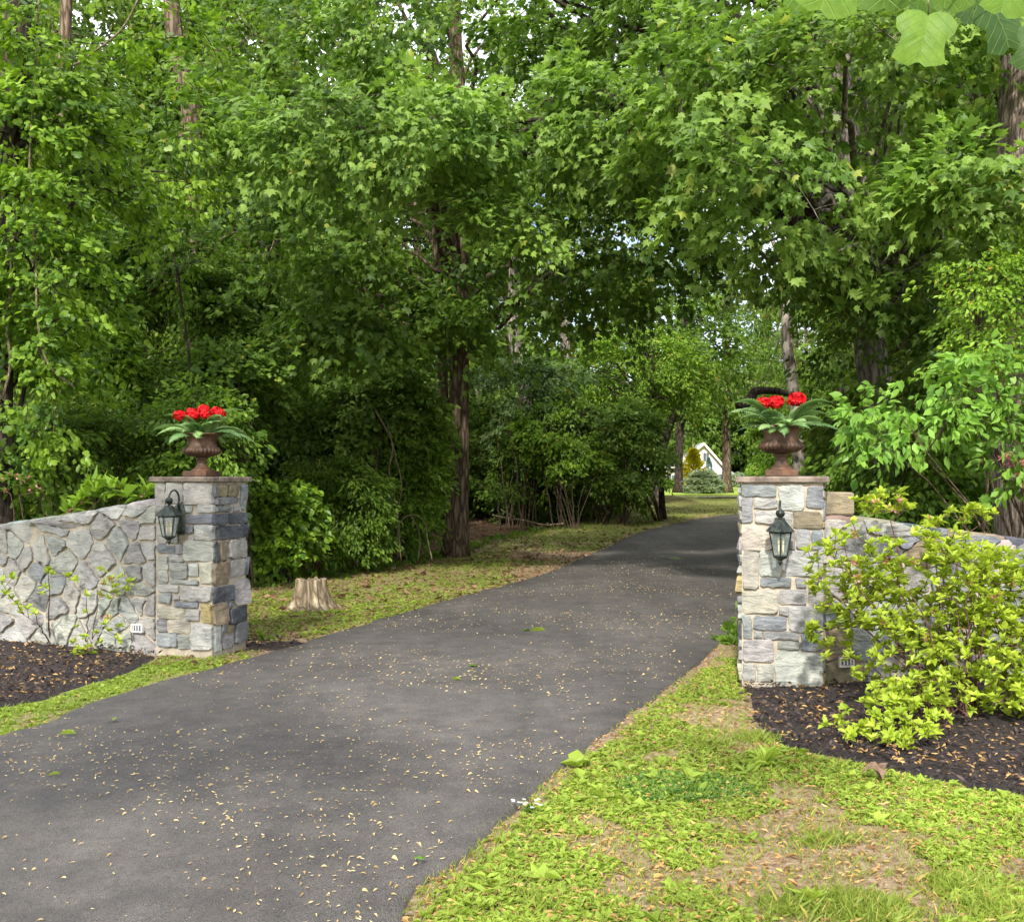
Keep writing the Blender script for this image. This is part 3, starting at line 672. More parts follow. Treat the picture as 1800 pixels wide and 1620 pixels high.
# step light covers
def step_light(P, nn, label):
    root = empty("step_light", P, math.atan2(nn.y, nn.x)+PI/2); tag(root, label, "wall light", "low wall lights beside the pillars")
    mb = MB(); mb.box((0, -.012, 0), (.115, .026, .075), bev=.004); mb.build("cover_plate", M['plate'], root)
    mb = MB(); mb.box((0, -.0262, .006), (.085, .004, .045)); mb.build("lens", M['pglass'], root)
    for k in (-1, 0, 1):
        mb = MB(); mb.box((k*.026, -.03, .008), (.008, .012, .05), bev=.0015); mb.build("louvre", M['plate'], root)
    return root
uL, vL = toUV(247, 1103); p, nn = pathL(uL); step_light(p+Vector((0, 0, vL))+nn*.028, nn, "small pale louvred light set low in the left wall near the pillar")
p, nn = pathR(.17); step_light(p+Vector((0, 0, EYE-(1162-840)*p.y/F))+nn*.028, nn, "small pale louvred light set low in the right wall beneath the azalea")

# ------------------------------------------------------------------ lanterns
def lantern(P, nn, zr, label):
    """P = point on the wall face; zr = height of the roof edge"""
    root = empty("wall_lantern", Vector((P.x, P.y, zr)), math.atan2(nn.y, nn.x)+PI/2); tag(root, label, "lantern", "lanterns on the gate pillars")
    c = (0, -.17, 0); hx = lambda r_, z, k, rot=PI/6: (c[0]+r_*math.cos(rot+k*PI/3), c[1]+r_*math.sin(rot+k*PI/3), z)
    mb = MB(); prof = [(.0, -.17), (.035, -.165), (.05, -.13), (.04, -.05), (.052, .03), (.035, .085), (0, .095)]
    n_ = 14; V = []
    for r_, z in prof: V += [(r_, -.004, z), (r_*.75, -.02, z), (-r_*.75, -.02, z), (-r_, -.004, z)]
    mb.add(V, [(i*4+k, i*4+k+1, i*4+5+k, i*4+4+k) for i in range(len(prof)-1) for k in range(3)]); mb.build("back_plate", M['lamp'], root, True)
    mb = MB(); pts = []
    for k in range(15):
        a = -.2*PI+k/14*1.32*PI; pts.append((.0, -.098+math.cos(a)*.072*(1 if k < 8 else 1), .135+math.sin(a)*.075))
    pts = [(0, -.015, -.01), (0, -.022, .04)]+pts; mb.tube(catmull(pts, 3), [.010-.004*i/48 for i in range(49)][:len(catmull(pts, 3))], 8)
    mb.tube([(0, -.02, .06), (0, -.06, .03), (0, -.09, .055), (0, -.07, .08)], .006, 6)
    mb.build("arm", M['lamp'], root, True)
    mb = MB(); L = [(.112, -.006), (.112, 0), (.104, .008), (.062, .05), (.036, .078), (.028, .082)]
    mb.lathe(L, 6, c, rot=PI/6); mb.build("roof", M['lamp'], root)
    mb = MB(); mb.lathe([(.012, .08), (.014, .088), (.010, .094), (.024, .10), (.032, .115), (.033, .125), (.026, .143), (.012, .151), (.007, .165)], 16, c); mb.build("finial", M['lamp'], root, True)
    mb = MB()
    for k in range(6):
        mb.tube([hx(.088, -.004, k), hx(.052, -.182, k)], .0048, 5)
        mb.tube([hx(.085, -.012, k), hx(.085, -.012, k+1)], .0055, 5); mb.tube([hx(.053, -.180, k), hx(.053, -.180, k+1)], .006, 5)
    mb.lathe([(.05, -.18), (.055, -.186), (.035, -.2), (.014, -.212), (.018, -.222), (.010, -.236), (.003, -.252)], 6, c, rot=PI/6)
    mb.build("frame", M['lamp'], root)
    for k in range(6):
        mb = MB(); mb.add([hx(.084, -.014, k), hx(.084, -.014, k+1), hx(.05, -.178, k+1), hx(.05, -.178, k)], [(0, 1, 2, 3)]); mb.build("glass_pane", M['glass'], root)
    for k in range(3):
        a = k*2.1; x, y = c[0]+.02*math.cos(a), c[1]+.02*math.sin(a)
        mb = MB(); mb.tube([(x, y, -.17), (x, y, -.10)], .007, 8); mb.tube([(x, y, -.10), (x, y, -.085), (x, y, -.06), (x, y, -.045)], [.004, .009, .007, .001], 8); mb.build("candle_bulb", M['candle'], root, True)
    return root
def face_pt(C0, e1, e2, u): return C0+e1*u-e2*.026
lantern(face_pt(LC, Le1, Le2, .265), -Le2, 1.235, "dark verdigris lantern on a curled arm on the left pillar, seen from its side")
lantern(face_pt(RC, Re1, Re2, .27), -Re2, 1.175, "dark verdigris lantern on the right pillar, seen head on")

# ------------------------------------------------------------------ urns, ferns and geraniums
def urn(P, rz, label, s=1.0):
    root = empty("urn", P, rz); tag(root, label, "urn", "rusted iron urns on the gate pillars")
    mb = MB(); mb.box((0, 0, .026*s), (.235*s, .235*s, .05*s), 0, m=0, bev=.006); mb.build("plinth", M['rust'], root)
    mb = MB(); mb.lathe([(r_*s, z*s) for r_, z in ((.092, .05), (.094, .056), (.078, .068), (.056, .088), (.043, .110), (.039, .128), (.041, .132), (.039, .137), (.039, .148), (.048, .152), (.050, .158), (.046, .164), (.05, .17))], 32); mb.build("pedestal", M['rust'], root, True)
    B = [(.045, .170), (.085, .177), (.125, .190), (.152, .207), (.164, .225), (.162, .240), (.149, .256), (.136, .270), (.128, .288), (.126, .306), (.129, .326), (.137, .346), (.150, .362), (.168, .372), (.182, .376), (.184, .383), (.172, .386), (.155, .382), (.143, .36)]
    def mod(i, a, z):
        zz = z/s
        if .174 < zz < .262:
            k = math.sin((zz-.174)/.088*PI)**.6; return 1+.06*k*(abs(math.sin(a*14))*1.6-1)
        if i in (13, 14, 15): return 1+.03*(abs(math.sin(a*12))-.5)
        return 1
    mb = MB(); mb.lathe([(r_*s, z*s) for r_, z in B], 168, mod=mod); mb.build("bowl", M['rust'], root, True)
    mb = MB(); mb.lathe([(.142*s, .35*s), (.10*s, .372*s), (.03*s, .38*s)], 20); mb.build("soil", M['soilpot'], root)
    return root
def fern(P, seed, label, n=44, Lm=.40, side=0):
    rg = random.Random(seed); root = empty("fern", P); tag(root, label, "fern", "ferns in the urns")
    V = []; Fx = []; T = []; mb = MB()
    for i in range(n):
        a = 2*PI*i/n+rg.uniform(-.2, .2); L = Lm*rg.uniform(.6, 1.12); el_ = rg.uniform(.25, 1.25); dr = rg.uniform(.9, 1.7)
        L *= (1+side*math.cos(a))*(1.12 if abs(math.cos(a)) > .6 else .85)
        pts = []; p = Vector((math.cos(a)*.05, math.sin(a)*.05, 0)); e = el_; st = 22
        for k in range(st+1):
            pts.append(p.copy()); d = Vector((math.cos(a)*math.cos(e), math.sin(a)*math.cos(e), math.sin(e))); p = p+d*(L/st); e -= (el_+dr)/st*(.35+1.3*k/st)*.85
        mb.tube(pts[::3], [.0028-.002*k/8 for k in range(8)], 4)
        tt = rg.random()
        tw = rg.uniform(-.5, .5)
        for k in range(2, st):
            t = k/st; w_ = .058*math.sin(PI*min(1, t*1.0+.12))**.6*rg.uniform(.85, 1.1)
            d = (pts[k+1 if k < st else k]-pts[k-1]).normalized(); s_ = d.cross(Vector((0, 0, 1))).normalized(); u = s_.cross(d)
            s_ = (s_*math.cos(tw)+u*math.sin(tw)); u = s_.cross(d)
            for q in (-1, 1):
                b0 = len(V); base = pts[k]; tip = base+s_*q*w_+d*w_*.35-u*w_*.22; mid = base+s_*q*w_*.5+d*w_*.2
                hw = L/st*.52
                V += [base-d*hw, base+d*hw, mid+d*hw*1.1, tip, mid-d*hw*1.05]
                Fx += [(b0, b0+1, b0+2, b0+4) if q > 0 else (b0+1, b0, b0+4, b0+2), (b0+4, b0+2, b0+3)]; T += [min(1, max(0, tt+rg.uniform(-.15, .15)))]*2
    f = np_mesh("fronds", V, [i for f in Fx for i in f], np.array([len(f) for f in Fx]), M['fern'], root, np.array(T))
    mb.build("midribs", M['fern'], root)
    return root
def geranium(P, heads, seed, label):
    rg = random.Random(seed); root = empty("geranium", P); tag(root, label, "flowers", "red geraniums in the urns")
    for hx_, hy_, hz_, r_ in heads:
        c = Vector((hx_, hy_, hz_)); V = []; Fx = []; T = []
        for i in range(120):
            d = Vector((rg.gauss(0, 1), rg.gauss(0, 1), rg.gauss(0, 1)*.8+.15)).normalized()
            u = d.cross(Vector((rg.random(), rg.random(), rg.random()))).normalized(); v = d.cross(u); q = c+Vector((d.x, d.y, d.z*.8))*r_*rg.uniform(.62, 1.0); tt = rg.random()
            for k in range(4):
                a = k*PI/2+rg.uniform(-.3, .3); w_ = r_*.26; e = u*math.cos(a)+v*math.sin(a); s_ = v*math.cos(a)-u*math.sin(a); b0 = len(V)
                V += [q, q+e*w_*.6+s_*w_*.5+d*w_*.35, q+e*w_*1.1+d*w_*.3, q+e*w_*.6-s_*w_*.5+d*w_*.35]; Fx.append((b0, b0+1, b0+2, b0+3)); T.append(tt)
        np_mesh("flower_head", V, [i for f in Fx for i in f], 4, M['red'], root, np.array(T))
        mb = MB(); mb.tube([(hx_*.3, hy_*.3, 0), (hx_*.6, hy_*.6, hz_*.6), (hx_, hy_, hz_-r_*.4)], .004, 5); mb.build("stem", M['privet'], root)
    return root
for (C0, e1, e2, Wd, rz, side_l, heads, s_, sd_) in (
    (LC, Le1, Le2, WL, math.atan2(Le1.y, Le1.x), "left", [(-.18, -.06, .19, .055), (-.10, .02, .225, .046), (-.045, -.09, .19, .055), (.02, -.02, .245, .05), (.075, -.12, .195, .052), (.18, -.04, .205, .048), (.10, .1, .235, .05)], 1.0, 3),
    (RC, Re1, Re2, .575, math.atan2(Re1.y, Re1.x), "right", [(-.14, -.03, .195, .058), (-.06, -.08, .20, .06), (-.03, .05, .215, .055), (.10, -.06, .225, .068)], 1.0, 8)):
    T0 = C0+e1*Wd/2+e2*Wd/2+Vector((0, 0, PIL_H+.047))
    urn(T0, rz, f"rusted iron urn with a fluted bowl on the {side_l} pillar, "+("under seven red flower heads" if side_l == "left" else "under four red flower heads"), s_)
    Q = T0+Vector((0, 0, .355))
    fern(Q, sd_, f"arching green fern spilling from the urn on the {side_l} pillar")
    geranium(Q, heads, sd_, f"red geranium heads in the urn on the {side_l} pillar, "+("the fuller row of seven" if side_l == "left" else "only four heads"))

# ------------------------------------------------------------------ stump, house
P = gp(546, 1070); root = empty("tree_stump", P); tag(root, "weathered cut tree stump on the grass behind the left pillar", "tree stump")
mb = MB(); n_ = 72; V = []; prof = [(1.75, -.05), (1.45, .02), (1.22, .07), (1.08, .14), (.98, .22), (.92, .30), (.90, .345)]
rad = []
for r_, z in prof:
    for j in range(n_):
        a = 2*PI*j/n_; k = max(0, 1-z/.3)
        lob = .10*max(0, math.sin(a*5+.6))*k*2+.05*math.sin(a*3+1)+.045*mn.noise(Vector((math.cos(a)*4, math.sin(a)*4, z*1.5)))*1.5+.014*math.sin(a*23+4*mn.noise(Vector((a*2, z*4, 0))))+.05*mn.noise(Vector((math.cos(a)*9, math.sin(a)*9, z*3)))
        rr = .20*r_*(1+lob); rad.append(rr); zz = z+(.03*mn.noise(Vector((math.cos(a)*3, math.sin(a)*3, 5))) +.012*RS.random() if z > .33 else 0)
        V.append((rr*math.cos(a), rr*.9*math.sin(a), zz))
Fs = [(k*n_+j, k*n_+(j+1) % n_, (k+1)*n_+(j+1) % n_, (k+1)*n_+j) for k in range(len(prof)-1) for j in range(n_)]
mb.add(V, Fs); mb.build("bark_side", M['cut'], root)
mb = MB(); top_ = V[-n_:]; mb.add([(x*.6, y*.6, .335+.015*RS.random()) for x, y, z in top_]+top_+[(0, 0, .33)], [(j, (j+1) % n_, 2*n_) for j in range(n_)]+[(n_+j, n_+(j+1) % n_, (j+1) % n_, j) for j in range(n_)]); mb.build("cut_top", M['cut'], root)

HY = 100; hs = F/HY; gz = terr(0, HY)
hx = lambda px: (px-900)/hs; hz = lambda py: EYE+(840-py)/hs
root = empty("house", (hx(1235), HY, gz)); tag(root, "white cottage with grey shingle roof far beyond the end of the driveway", "house"); ro = root.location.copy()
def hb(mb, x0, x1, y0, y1, z0, z1): mb.box(((x0+x1)/2-ro.x, (y0+y1)/2-ro.y, (z0+z1)/2-ro.z), (x1-x0, y1-y0, z1-z0))
mb = MB(); ez = hz(836); hb(mb, hx(1090), hx(1300), HY+2, HY+9, gz, ez)
x0, x1, xm, pz = hx(1172), hx(1278), hx(1236), hz(782)
ez2 = hz(832)
a = [(x0, HY, gz), (x1, HY, gz), (x1, HY, ez2), (xm, HY, pz), (x0, HY, ez2)]
V = [(x-ro.x, y-ro.y, z-ro.z) for x, y, z in a]+[(x-ro.x, HY+5-ro.y, z-ro.z) for x, y, z in a]
mb.add(V, [(0, 1, 2, 3, 4), (9, 8, 7, 6, 5)]+[(i, i+5, (i+1) % 5+5, (i+1) % 5) for i in range(5)]); mb.build("wall", M['paint'], root)
mb = MB(); rz_ = hz(797); A = [(hx(1085), HY+1.5, ez), (hx(1304), HY+1.5, ez), (hx(1304), HY+9.5, ez), (hx(1085), HY+9.5, ez), (hx(1090), HY+5.5, rz_), (hx(1262), HY+5.5, rz_)]
mb.add([(x-ro.x, y-ro.y, z-ro.z) for x, y, z in A], [(0, 1, 5, 4), (1, 2, 5), (2, 3, 4, 5), (3, 0, 4), (3, 2, 1, 0)])
for sx, xe in ((1, x1+.35), (-1, x0-.35)):
    q = [(xe, HY-.4, ez2-.25), (xm, HY-.4, pz+.05), (xm, HY+5.2, pz+.05), (xe, HY+5.2, ez2-.25)]; V = [(x-ro.x, y-ro.y, z-ro.z+.02) for x, y, z in q]+[(x-ro.x, y-ro.y, z-ro.z+.2) for x, y, z in q]
    mb.add(V, [(0, 1, 2, 3), (7, 6, 5, 4), (0, 4, 5, 1), (1, 5, 6, 2), (2, 6, 7, 3), (3, 7, 4, 0)])
mb.build("roof", M['shingle'], root)
mb = MB()
for xe in (x1+.4, x0-.4):
    q = [(xe, ez2-.35), (xm, pz-.03), (xm, pz+.27), (xe, ez2-.05)]; V = [(x-ro.x, HY-.42-ro.y, z-ro.z) for x, z in q]+[(x-ro.x, HY-.5-ro.y, z-ro.z) for x, z in q]
    mb.add(V, [(0, 1, 2, 3), (7, 6, 5, 4), (0, 4, 5, 1), (1, 5, 6, 2), (2, 6, 7, 3), (3, 7, 4, 0)])
mb.build("bargeboard", M['trim'], root)
for px, py, w_, h_ in ((1241, 803, .55, .8), (1213, 838, .9, 1.2), (1262, 842, .7, 1.0), (1290, 846, .7, .8), (1180, 845, .8, 1.1)):
    y = HY if px < 1270 else HY+2
    mb = MB(); mb.box((hx(px)-ro.x, y-.03-ro.y, hz(py)-ro.z), (w_+.2, .08, h_+.2)); wn = mb.build("window", M['trim'], root)
    mb = MB()
    for q in (-1, 1): mb.box((hx(px)-ro.x+q*w_*.26, y-.08-ro.y, hz(py)-ro.z), (w_*.46, .03, h_))
    mb.build("pane", M['pglass'], wn)
# ------------------------------------------------------------------ foliage
def unit(a): return a/np.maximum(np.linalg.norm(a, axis=-1, keepdims=True), 1e-9)
def tmpl_oval(w_=.30, fold=.07, droop=-.08):
    V = [(0, 0, 0), (w_*.8, .28, fold), (w_, .58, fold*.8), (0, 1, droop), (-w_, .58, fold*.8), (-w_*.8, .28, fold)]
    return np.array(V), np.array([(0, 1, 2, 3), (0, 3, 4, 5)]), 4
def tmpl_maple(droop=-.10):
    P = [(0, 0), (.24, -.02), (.30, .12), (.56, .20), (.36, .36), (.52, .62), (.20, .56), (0, 1.0), (-.20, .56), (-.52, .62), (-.36, .36), (-.56, .20), (-.30, .12), (-.24, -.02)]
    V = [(0, .34, .05)]+[(x, y, droop*(x*x*1.6+max(0, y-.3)**2)+.0) for x, y in P]
    n_ = len(P); return np.array(V), np.array([(0, 1+i, 1+(i+1) % n_) for i in range(n_)]), 3
def tmpl_lobed():
    P = [(0, 0), (.30, .05), (.40, .32), (.26, .45), (.30, .72), (0, .92), (-.30, .72), (-.26, .45), (-.40, .32), (-.30, .05)]
    V = [(0, .4, .05)]+[(x, y, -.1*x*x-.05*y*y) for x, y in P]; n_ = len(P)
    return np.array(V), np.array([(0, 1+i, 1+(i+1) % n_) for i in range(n_)]), 3
OVAL, SLIM, ROUND, MAPLE, LOBED = tmpl_oval(), tmpl_oval(.17), tmpl_oval(.40), tmpl_maple(), tmpl_lobed()
BLADE = (np.array([(-.03, 0, 0), (.03, 0, 0), (.018, .6, .06), (0, 1, .22), (-.018, .6, .06)]), np.array([(0, 1, 2, 4), (4, 2, 3, 3)]), 4)
BLADE = (np.array([(-.032, 0, 0), (.032, 0, 0), (.022, .55, .05), (-.0, 1, .2)]), np.array([(0, 1, 2, 3)]), 4)
def leaves(name, P, T, Nn, S, tm, mat, tint, parent=None):
    V0, F0, k = tm; n_ = len(P)
    T = unit(T); Nn = unit(Nn-T*np.sum(Nn*T, 1, keepdims=True)); X_ = np.cross(T, Nn)
    q_ = np.random.default_rng(n_); X_ = X_*q_.uniform(.62, 1.15, (n_, 1)); Nn = Nn*q_.normal(1.3, 1.3, (n_, 1))+T*q_.normal(0, .5, (n_, 1)); T = T+X_*q_.normal(0, .18, (n_, 1))
    V = P[:, None]+S[:, None, None]*(V0[None, :, 0:1]*X_[:, None]+V0[None, :, 1:2]*T[:, None]+V0[None, :, 2:3]*Nn[:, None])
    idx = F0[None]+(np.arange(n_)*len(V0))[:, None, None]
    return np_mesh(name, V.reshape(-1, 3), idx, k, mat, parent, np.repeat(np.clip(tint, 0, 1), len(F0)))
def sprays(rg, A, O, r, n, size, up=.75, out=.55, noise_=.5, droop=.45, flat=.12, tipdown=.45):
    """flat drooping sprays of leaves: n leaves round each anchor A, fanned out along O"""
    m_ = len(A); a = rg.uniform(-.35, 1.0, (m_, n)); b_ = rg.uniform(-1, 1, (m_, n))*(1-.55*np.maximum(a, 0))*.75
    O = unit(O); Sd = unit(np.cross(O, np.array([0, 0, 1.0])+rg.normal(0, .25, (m_, 3)))); U = np.cross(Sd, O)
    rr = r*rg.uniform(.65, 1.3, (m_, 1)); 
    P = A[:, None]+O[:, None]*(a*rr)[..., None]+Sd[:, None]*(b_*rr)[..., None]+U[:, None]*(rg.normal(0, flat, (m_, n))*rr)[..., None]
    P[..., 2] -= droop*(a**2+b_**2*.7)*rr*.8
    T = O[:, None]*(.5+.6*a[..., None])+Sd[:, None]*(b_*1.2)[..., None]+np.array([0, 0, -tipdown])+rg.normal(0, .28, (m_, n, 3))
    Nn = np.array([0, 0, up])+O[:, None]*out+rg.normal(0, noise_, (m_, n, 3))
    S = size*rg.uniform(.6, 1.25, (m_, n))
    sp = rg.normal(0, .22, (m_, 1)); t = .45+sp+rg.normal(0, .24, (m_, n)); t = np.where(rg.random((m_, n)) < .985, np.minimum(t, .86), 1.0)
    return [q.reshape(-1, 3) for q in (P, T, Nn)]+[S.ravel(), t.ravel()]
def pn(P, s, o):
    x, y, z = P[:, 0]*s+o, P[:, 1]*s+o*1.7, P[:, 2]*s*1.25+o*.6
    return (np.sin(x*1.3+np.sin(y*1.1))+np.sin(y*1.7+np.sin(z*1.9))+np.sin(z*1.5+np.sin(x*.9+1))+.7*np.sin((x+y+z)*2.3))/3.7
def crown_anchors(rg, ells, gap=-.25, gs=1.0, shell=.5):
    A, O = [], []
    for (cx, cy, cz, rx, ry, rz_, n) in ells:
        d = unit(rg.normal(0, 1, (n, 3))); rho = shell+(1-shell)*rg.random((n, 1))**.6
        p = d*rho*np.array([rx, ry, rz_]); o = d/np.array([rx, ry, rz_]); o = unit(o); o[:, 2] = o[:, 2]*.45-.12
        A.append(p+np.array([cx, cy, cz])); O.append(o+rg.normal(0, .3, (n, 3)))
    A = np.concatenate(A); O = np.concatenate(O)
    k = (pn(A, gs, rg.uniform(0, 50)) > gap) & (A[:, 2] > .12+terrv(A[:, 0], A[:, 1])); return A[k], O[k]
def bez(p0, p1, sag, n_=7):
    p0, p1 = np.array(p0, float), np.array(p1, float); h = np.linalg.norm(p1-p0)
    c = (p0+p1)/2+np.array([0, 0, sag*h]); t = np.linspace(0, 1, n_)[:, None]
    return (1-t)**2*p0+2*t*(1-t)*c+t*t*p1
def limbs(mb, rg, trunk, A, r0, every=11, zmin=0, twig=.008, sides=6, inner=.78):
    """limbs from the trunk into the crown, then a twig to every spray"""
    trunk = np.array([tuple(p) for p in trunk]); n_ = max(3, len(A)//every); ends = A[rg.choice(len(A), n_, replace=False)]
    net = [trunk[trunk[:, 2] > zmin]] if (trunk[:, 2] > zmin).any() else [trunk[-2:]]
    tr = net[0]; ax = tr.mean(0)
    for e in ends:
        e = tr[np.argmin(np.linalg.norm(tr-e, axis=1))]*(1-inner)+e*inner
        hz_ = np.linalg.norm(e[:2]-ax[:2]); want = e[2]-.55*hz_+rg.normal(0, .5); i = np.argmin(np.abs(tr[:, 2]-want)+.0*rg.random()); p = bez(tr[i], e, .10+.1*rg.random(), 9)
        p[1:-1] += rg.normal(0, .03*hz_+.02, (7, 3))
        L = np.linalg.norm(p[-1]-p[0]); r_ = min(r0*.42, .012+.013*L); mb.tube([tuple(q) for q in p], list(np.linspace(r_, max(.25*r_, twig), 9)), sides, cap=False)
        net.append(p[3:])
    netp = np.concatenate(net[1:]) if len(net) > 1 else tr
    dd = np.array([np.min(np.linalg.norm(netp-a, axis=1)) for a in A])
    buf = np.full((len(netp)+2*len(A), 3), 1e6); buf[:len(netp)] = netp; nn_ = len(netp)
    for a in A[np.argsort(dd)]:
        i = np.argmin(np.linalg.norm(buf[:nn_]-a, axis=1)); p = bez(buf[i], a, .10, 4); buf[nn_:nn_+2] = p[1:3]; nn_ += 2; mb.tube([tuple(q) for q in p], [twig, twig*.8, twig*.6, twig*.3], 3, cap=False)
def trunk_pts(path, n_=18, wob=.04, sd_=0):
    P = resample(catmull(path, 8), n_)
    return [p+Vector((mn.noise(Vector((sd_, p.z*.7, 1)))*wob, mn.noise(Vector((sd_+5, p.z*.7, 1)))*wob, 0)) for p in P]
def mk_trunk(mb, path, r0, r1, flare=.5, n_=22, sides=16, wob=.05, sd_=0, rw=.10):
    P = trunk_pts(path, n_, wob, sd_); z0 = P[0].z; H = max(P[-1].z-z0, .01)
    rad = [(r0+(r1-r0)*(i/(len(P)-1))**.8)*(1+flare*math.exp(-max(0, p.z-z0)/.35)) for i, p in enumerate(P)]
    mb.tube(P, rad, sides, wob=rw, ph=sd_); return P
def tree(name, label, path, r0, r1, ells, leaf, mat, size, n, seed, bark='bark', cat="tree", group=None, gap=-.25, gs=1.0, r=.5, every=11, shell=.5,
         extra=None, zmin=None, sides=16, flare=.45, twig=.008, parts=("trunk", "limbs", "crown"), root_at=None, **sk):
    rg = np.random.default_rng(seed); b = Vector(path[0]); root = empty(name, root_at or b); rl = Vector(root.location)
    tag(root, label, cat, group)
    mb = MB(); P = mk_trunk(mb, path, r0, r1, flare, sd_=seed, sides=sides)
    for ex in extra or []: mk_trunk(mb, ex[0], ex[1], ex[2], ex[3] if len(ex) > 3 else 0, sd_=seed+3, sides=sides)
    def fin(mb_, nm, mt): mb_.v = [(x-rl.x, y-rl.y, z-rl.z) for x, y, z in mb_.v]; mb_.build(nm, mt, root, True)
    fin(mb, parts[0], M[bark])
    if not ells: return root
    A, O = crown_anchors(rg, ells, gap, gs, shell); lb = MB()
    limbs(lb, rg, P, A, r0, every, (A[:, 2].min()-1 if zmin is None else zmin), twig)
    fin(lb, parts[1], M[bark if bark != 'barks' else 'barkg'])
    p, T, Nn, S, t = sprays(rg, A, O, r, n, size, **sk)
    leaves(parts[2], p-np.array(rl), T, Nn, S, leaf, M[mat], t, root)
    return root
def bush(name, label, base, ells, leaf, mat, size, n, seed, stems=7, r=.28, cat="shrub", group=None, gap=-.3, gs=2.0, bark='twig', sr=.016, spread=.25, shell=.35, **sk):
    rg = np.random.default_rng(seed); b = np.array(base, float); root = empty(name, base); tag(root, label, cat, group)
    A, O = crown_anchors(rg, ells, gap, gs, shell); sb = MB(); net = []
    for i in range(stems):
        e = A[rg.integers(len(A))]; s0 = b+np.array([*(rg.normal(0, spread*.35, 2)), -.03]); p = bez(s0, s0*.1+e*.9, .12, 9)
        p[1:-1] += rg.normal(0, .02, (7, 3)); sb.tube([tuple(q-b) for q in p], list(np.linspace(sr*rg.uniform(.6, 1.2), sr*.3, 9)), 6, cap=False); net.append(p[2:])
    net = np.concatenate(net)
    for a in A:
        i = np.argmin(np.linalg.norm(net-a, axis=1)); p = bez(net[i], a, .06, 4); sb.tube([tuple(q-b) for q in p], [sr*.3, sr*.24, sr*.18, sr*.1], 3, cap=False)
    sb.build("stems", M[bark], root, True)
    p, T, Nn, S, t = sprays(rg, A, O, r, n, size, **sk)
    leaves("foliage", p-b, T, Nn, S, leaf, M[mat], t, root); return root
def copy_thing(o, loc, rz, sc, label, group=None):
    c = o.copy(); COL.objects.link(c); c.location = loc; c.rotation_euler = (0, 0, rz); c.scale = (sc, sc, sc); c["label"] = label
    if group: c["group"] = group
    for ch in o.children:
        q = ch.copy(); COL.objects.link(q); q.parent = c
    return c

# ---- the maple by the drive, twin trunks
b = gp(800, 978); Y0 = b.y; W = lambda px, py, y=Y0: tuple(at(px, py, y))
tree("maple_tree", "big maple with twin brown trunks beside the driveway, seen between the gate pillars",
     [tuple(b-Vector((0, 0, .1))), W(806, 850), W(806, 700), W(808, 560), W(806, 300), W(800, 60), W(792, -120)], .225, .13,
     [(b.x-.2, Y0-1, 8.2, 5.2, 5.0, 4.6, 640), (b.x-2.2, Y0-4.6, 6.0, 2.9, 1.8, 1.8, 230), (b.x+1.9, Y0-3.4, 5.6, 2.9, 2.2, 1.5, 250), (b.x-.1, Y0-5.5, 5.6, 1.9, 1.5, 1.6, 110), (-2.4, 15, 3.8, .8, .5, .35, 34), (-1.0, 16.2, 4.2, .5, .4, .6, 34)], MAPLE, 'maple', .125, 46, 21, gap=-.08, gs=.9, r=.62, every=13,
     extra=[([tuple(b+Vector((-.14, -.05, -.1))), W(788, 800), W(778, 680), W(774, 560), W(766, 350), W(758, 150), W(750, -60)], .12, .07, .3)], zmin=3.6)
# nearer boughs with lighter leaves: a second maple rooted left of the drive behind
tree("maple_tree", "light green maple with drooping boughs crossing the middle of the view",
     [(6.7, 18.8, -.1), (6.5, 18.6, 4), (5.8, 18, 7), (4.8, 17.4, 10), (4.2, 17, 13)], .24, .12,
     [(-1.6, 12.6, 5.75, 1.9, .9, .5, 120), (1.7, 12.5, 5.9, 1.6, 1.0, .65, 110), (0, 13.2, 4.75, .9, .6, .3, 34), (1.4, 15.6, 7.4, 2.2, 2.2, 1.6, 150), (-.8, 15, 7.9, 2, 1.6, .8, 90), (1.4, 18.5, 9.2, 4.2, 3.2, 2.6, 330)], MAPLE, 'maple_light', .115, 46, 22, gap=-.16, gs=1.1, r=.55, every=11, zmin=4.5, bark='barkd')
# ---- right maple and its neighbours
Y0 = 16; W = lambda px, py, y=Y0: tuple(at(px, py, y))
tree("maple_tree", "maple with leaning grey trunk behind the right pillar, light boughs over the driveway",
     [(6.05, Y0, -.1), W(1565, 800), W(1535, 660), W(1518, 480), W(1498, 330), W(1478, 170), W(1460, 0), W(1450, -150)], .27, .20,
     [(4.1, 11.6, 5.7, 1.7, 1.7, 1.25, 170), (2.9, 11.2, 5.4, 1.6, 1.4, 1.3, 140), (5.3, 13.2, 4.6, 1.5, 1.5, 1.2, 80), (4.2, 14.5, 8.0, 3.3, 3.2, 1.9, 290), (3.2, 13.0, 4.6, 1.1, .9, .5, 34), (4.75, 10.2, 4.45, .8, .5, .4, 45)], MAPLE, 'maple_light', .122, 52, 23, bark='barkg', gap=-.1, gs=1.3, r=.5, every=10, zmin=3.4, flare=.3)
Y0 = 11.2; W = lambda px, py, y=Y0: tuple(at(px, py, y))
tree("tulip_tree", "massive pale ridged tulip tree trunk at the right edge, its foot behind the right wall",
     [(5.75, Y0, -.1), (5.72, Y0, .8), W(1822, 760), W(1822, 400), W(1830, 120), W(1838, -300), W(1840, -900)], .46, .36,
     [(6.0, 12.2, 12.5, 5, 3.8, 3.4, 380)], LOBED, 'tulip', .16, 30, 24, bark='barkt', gap=-.2, r=.6, zmin=7, sides=32, flare=.42)
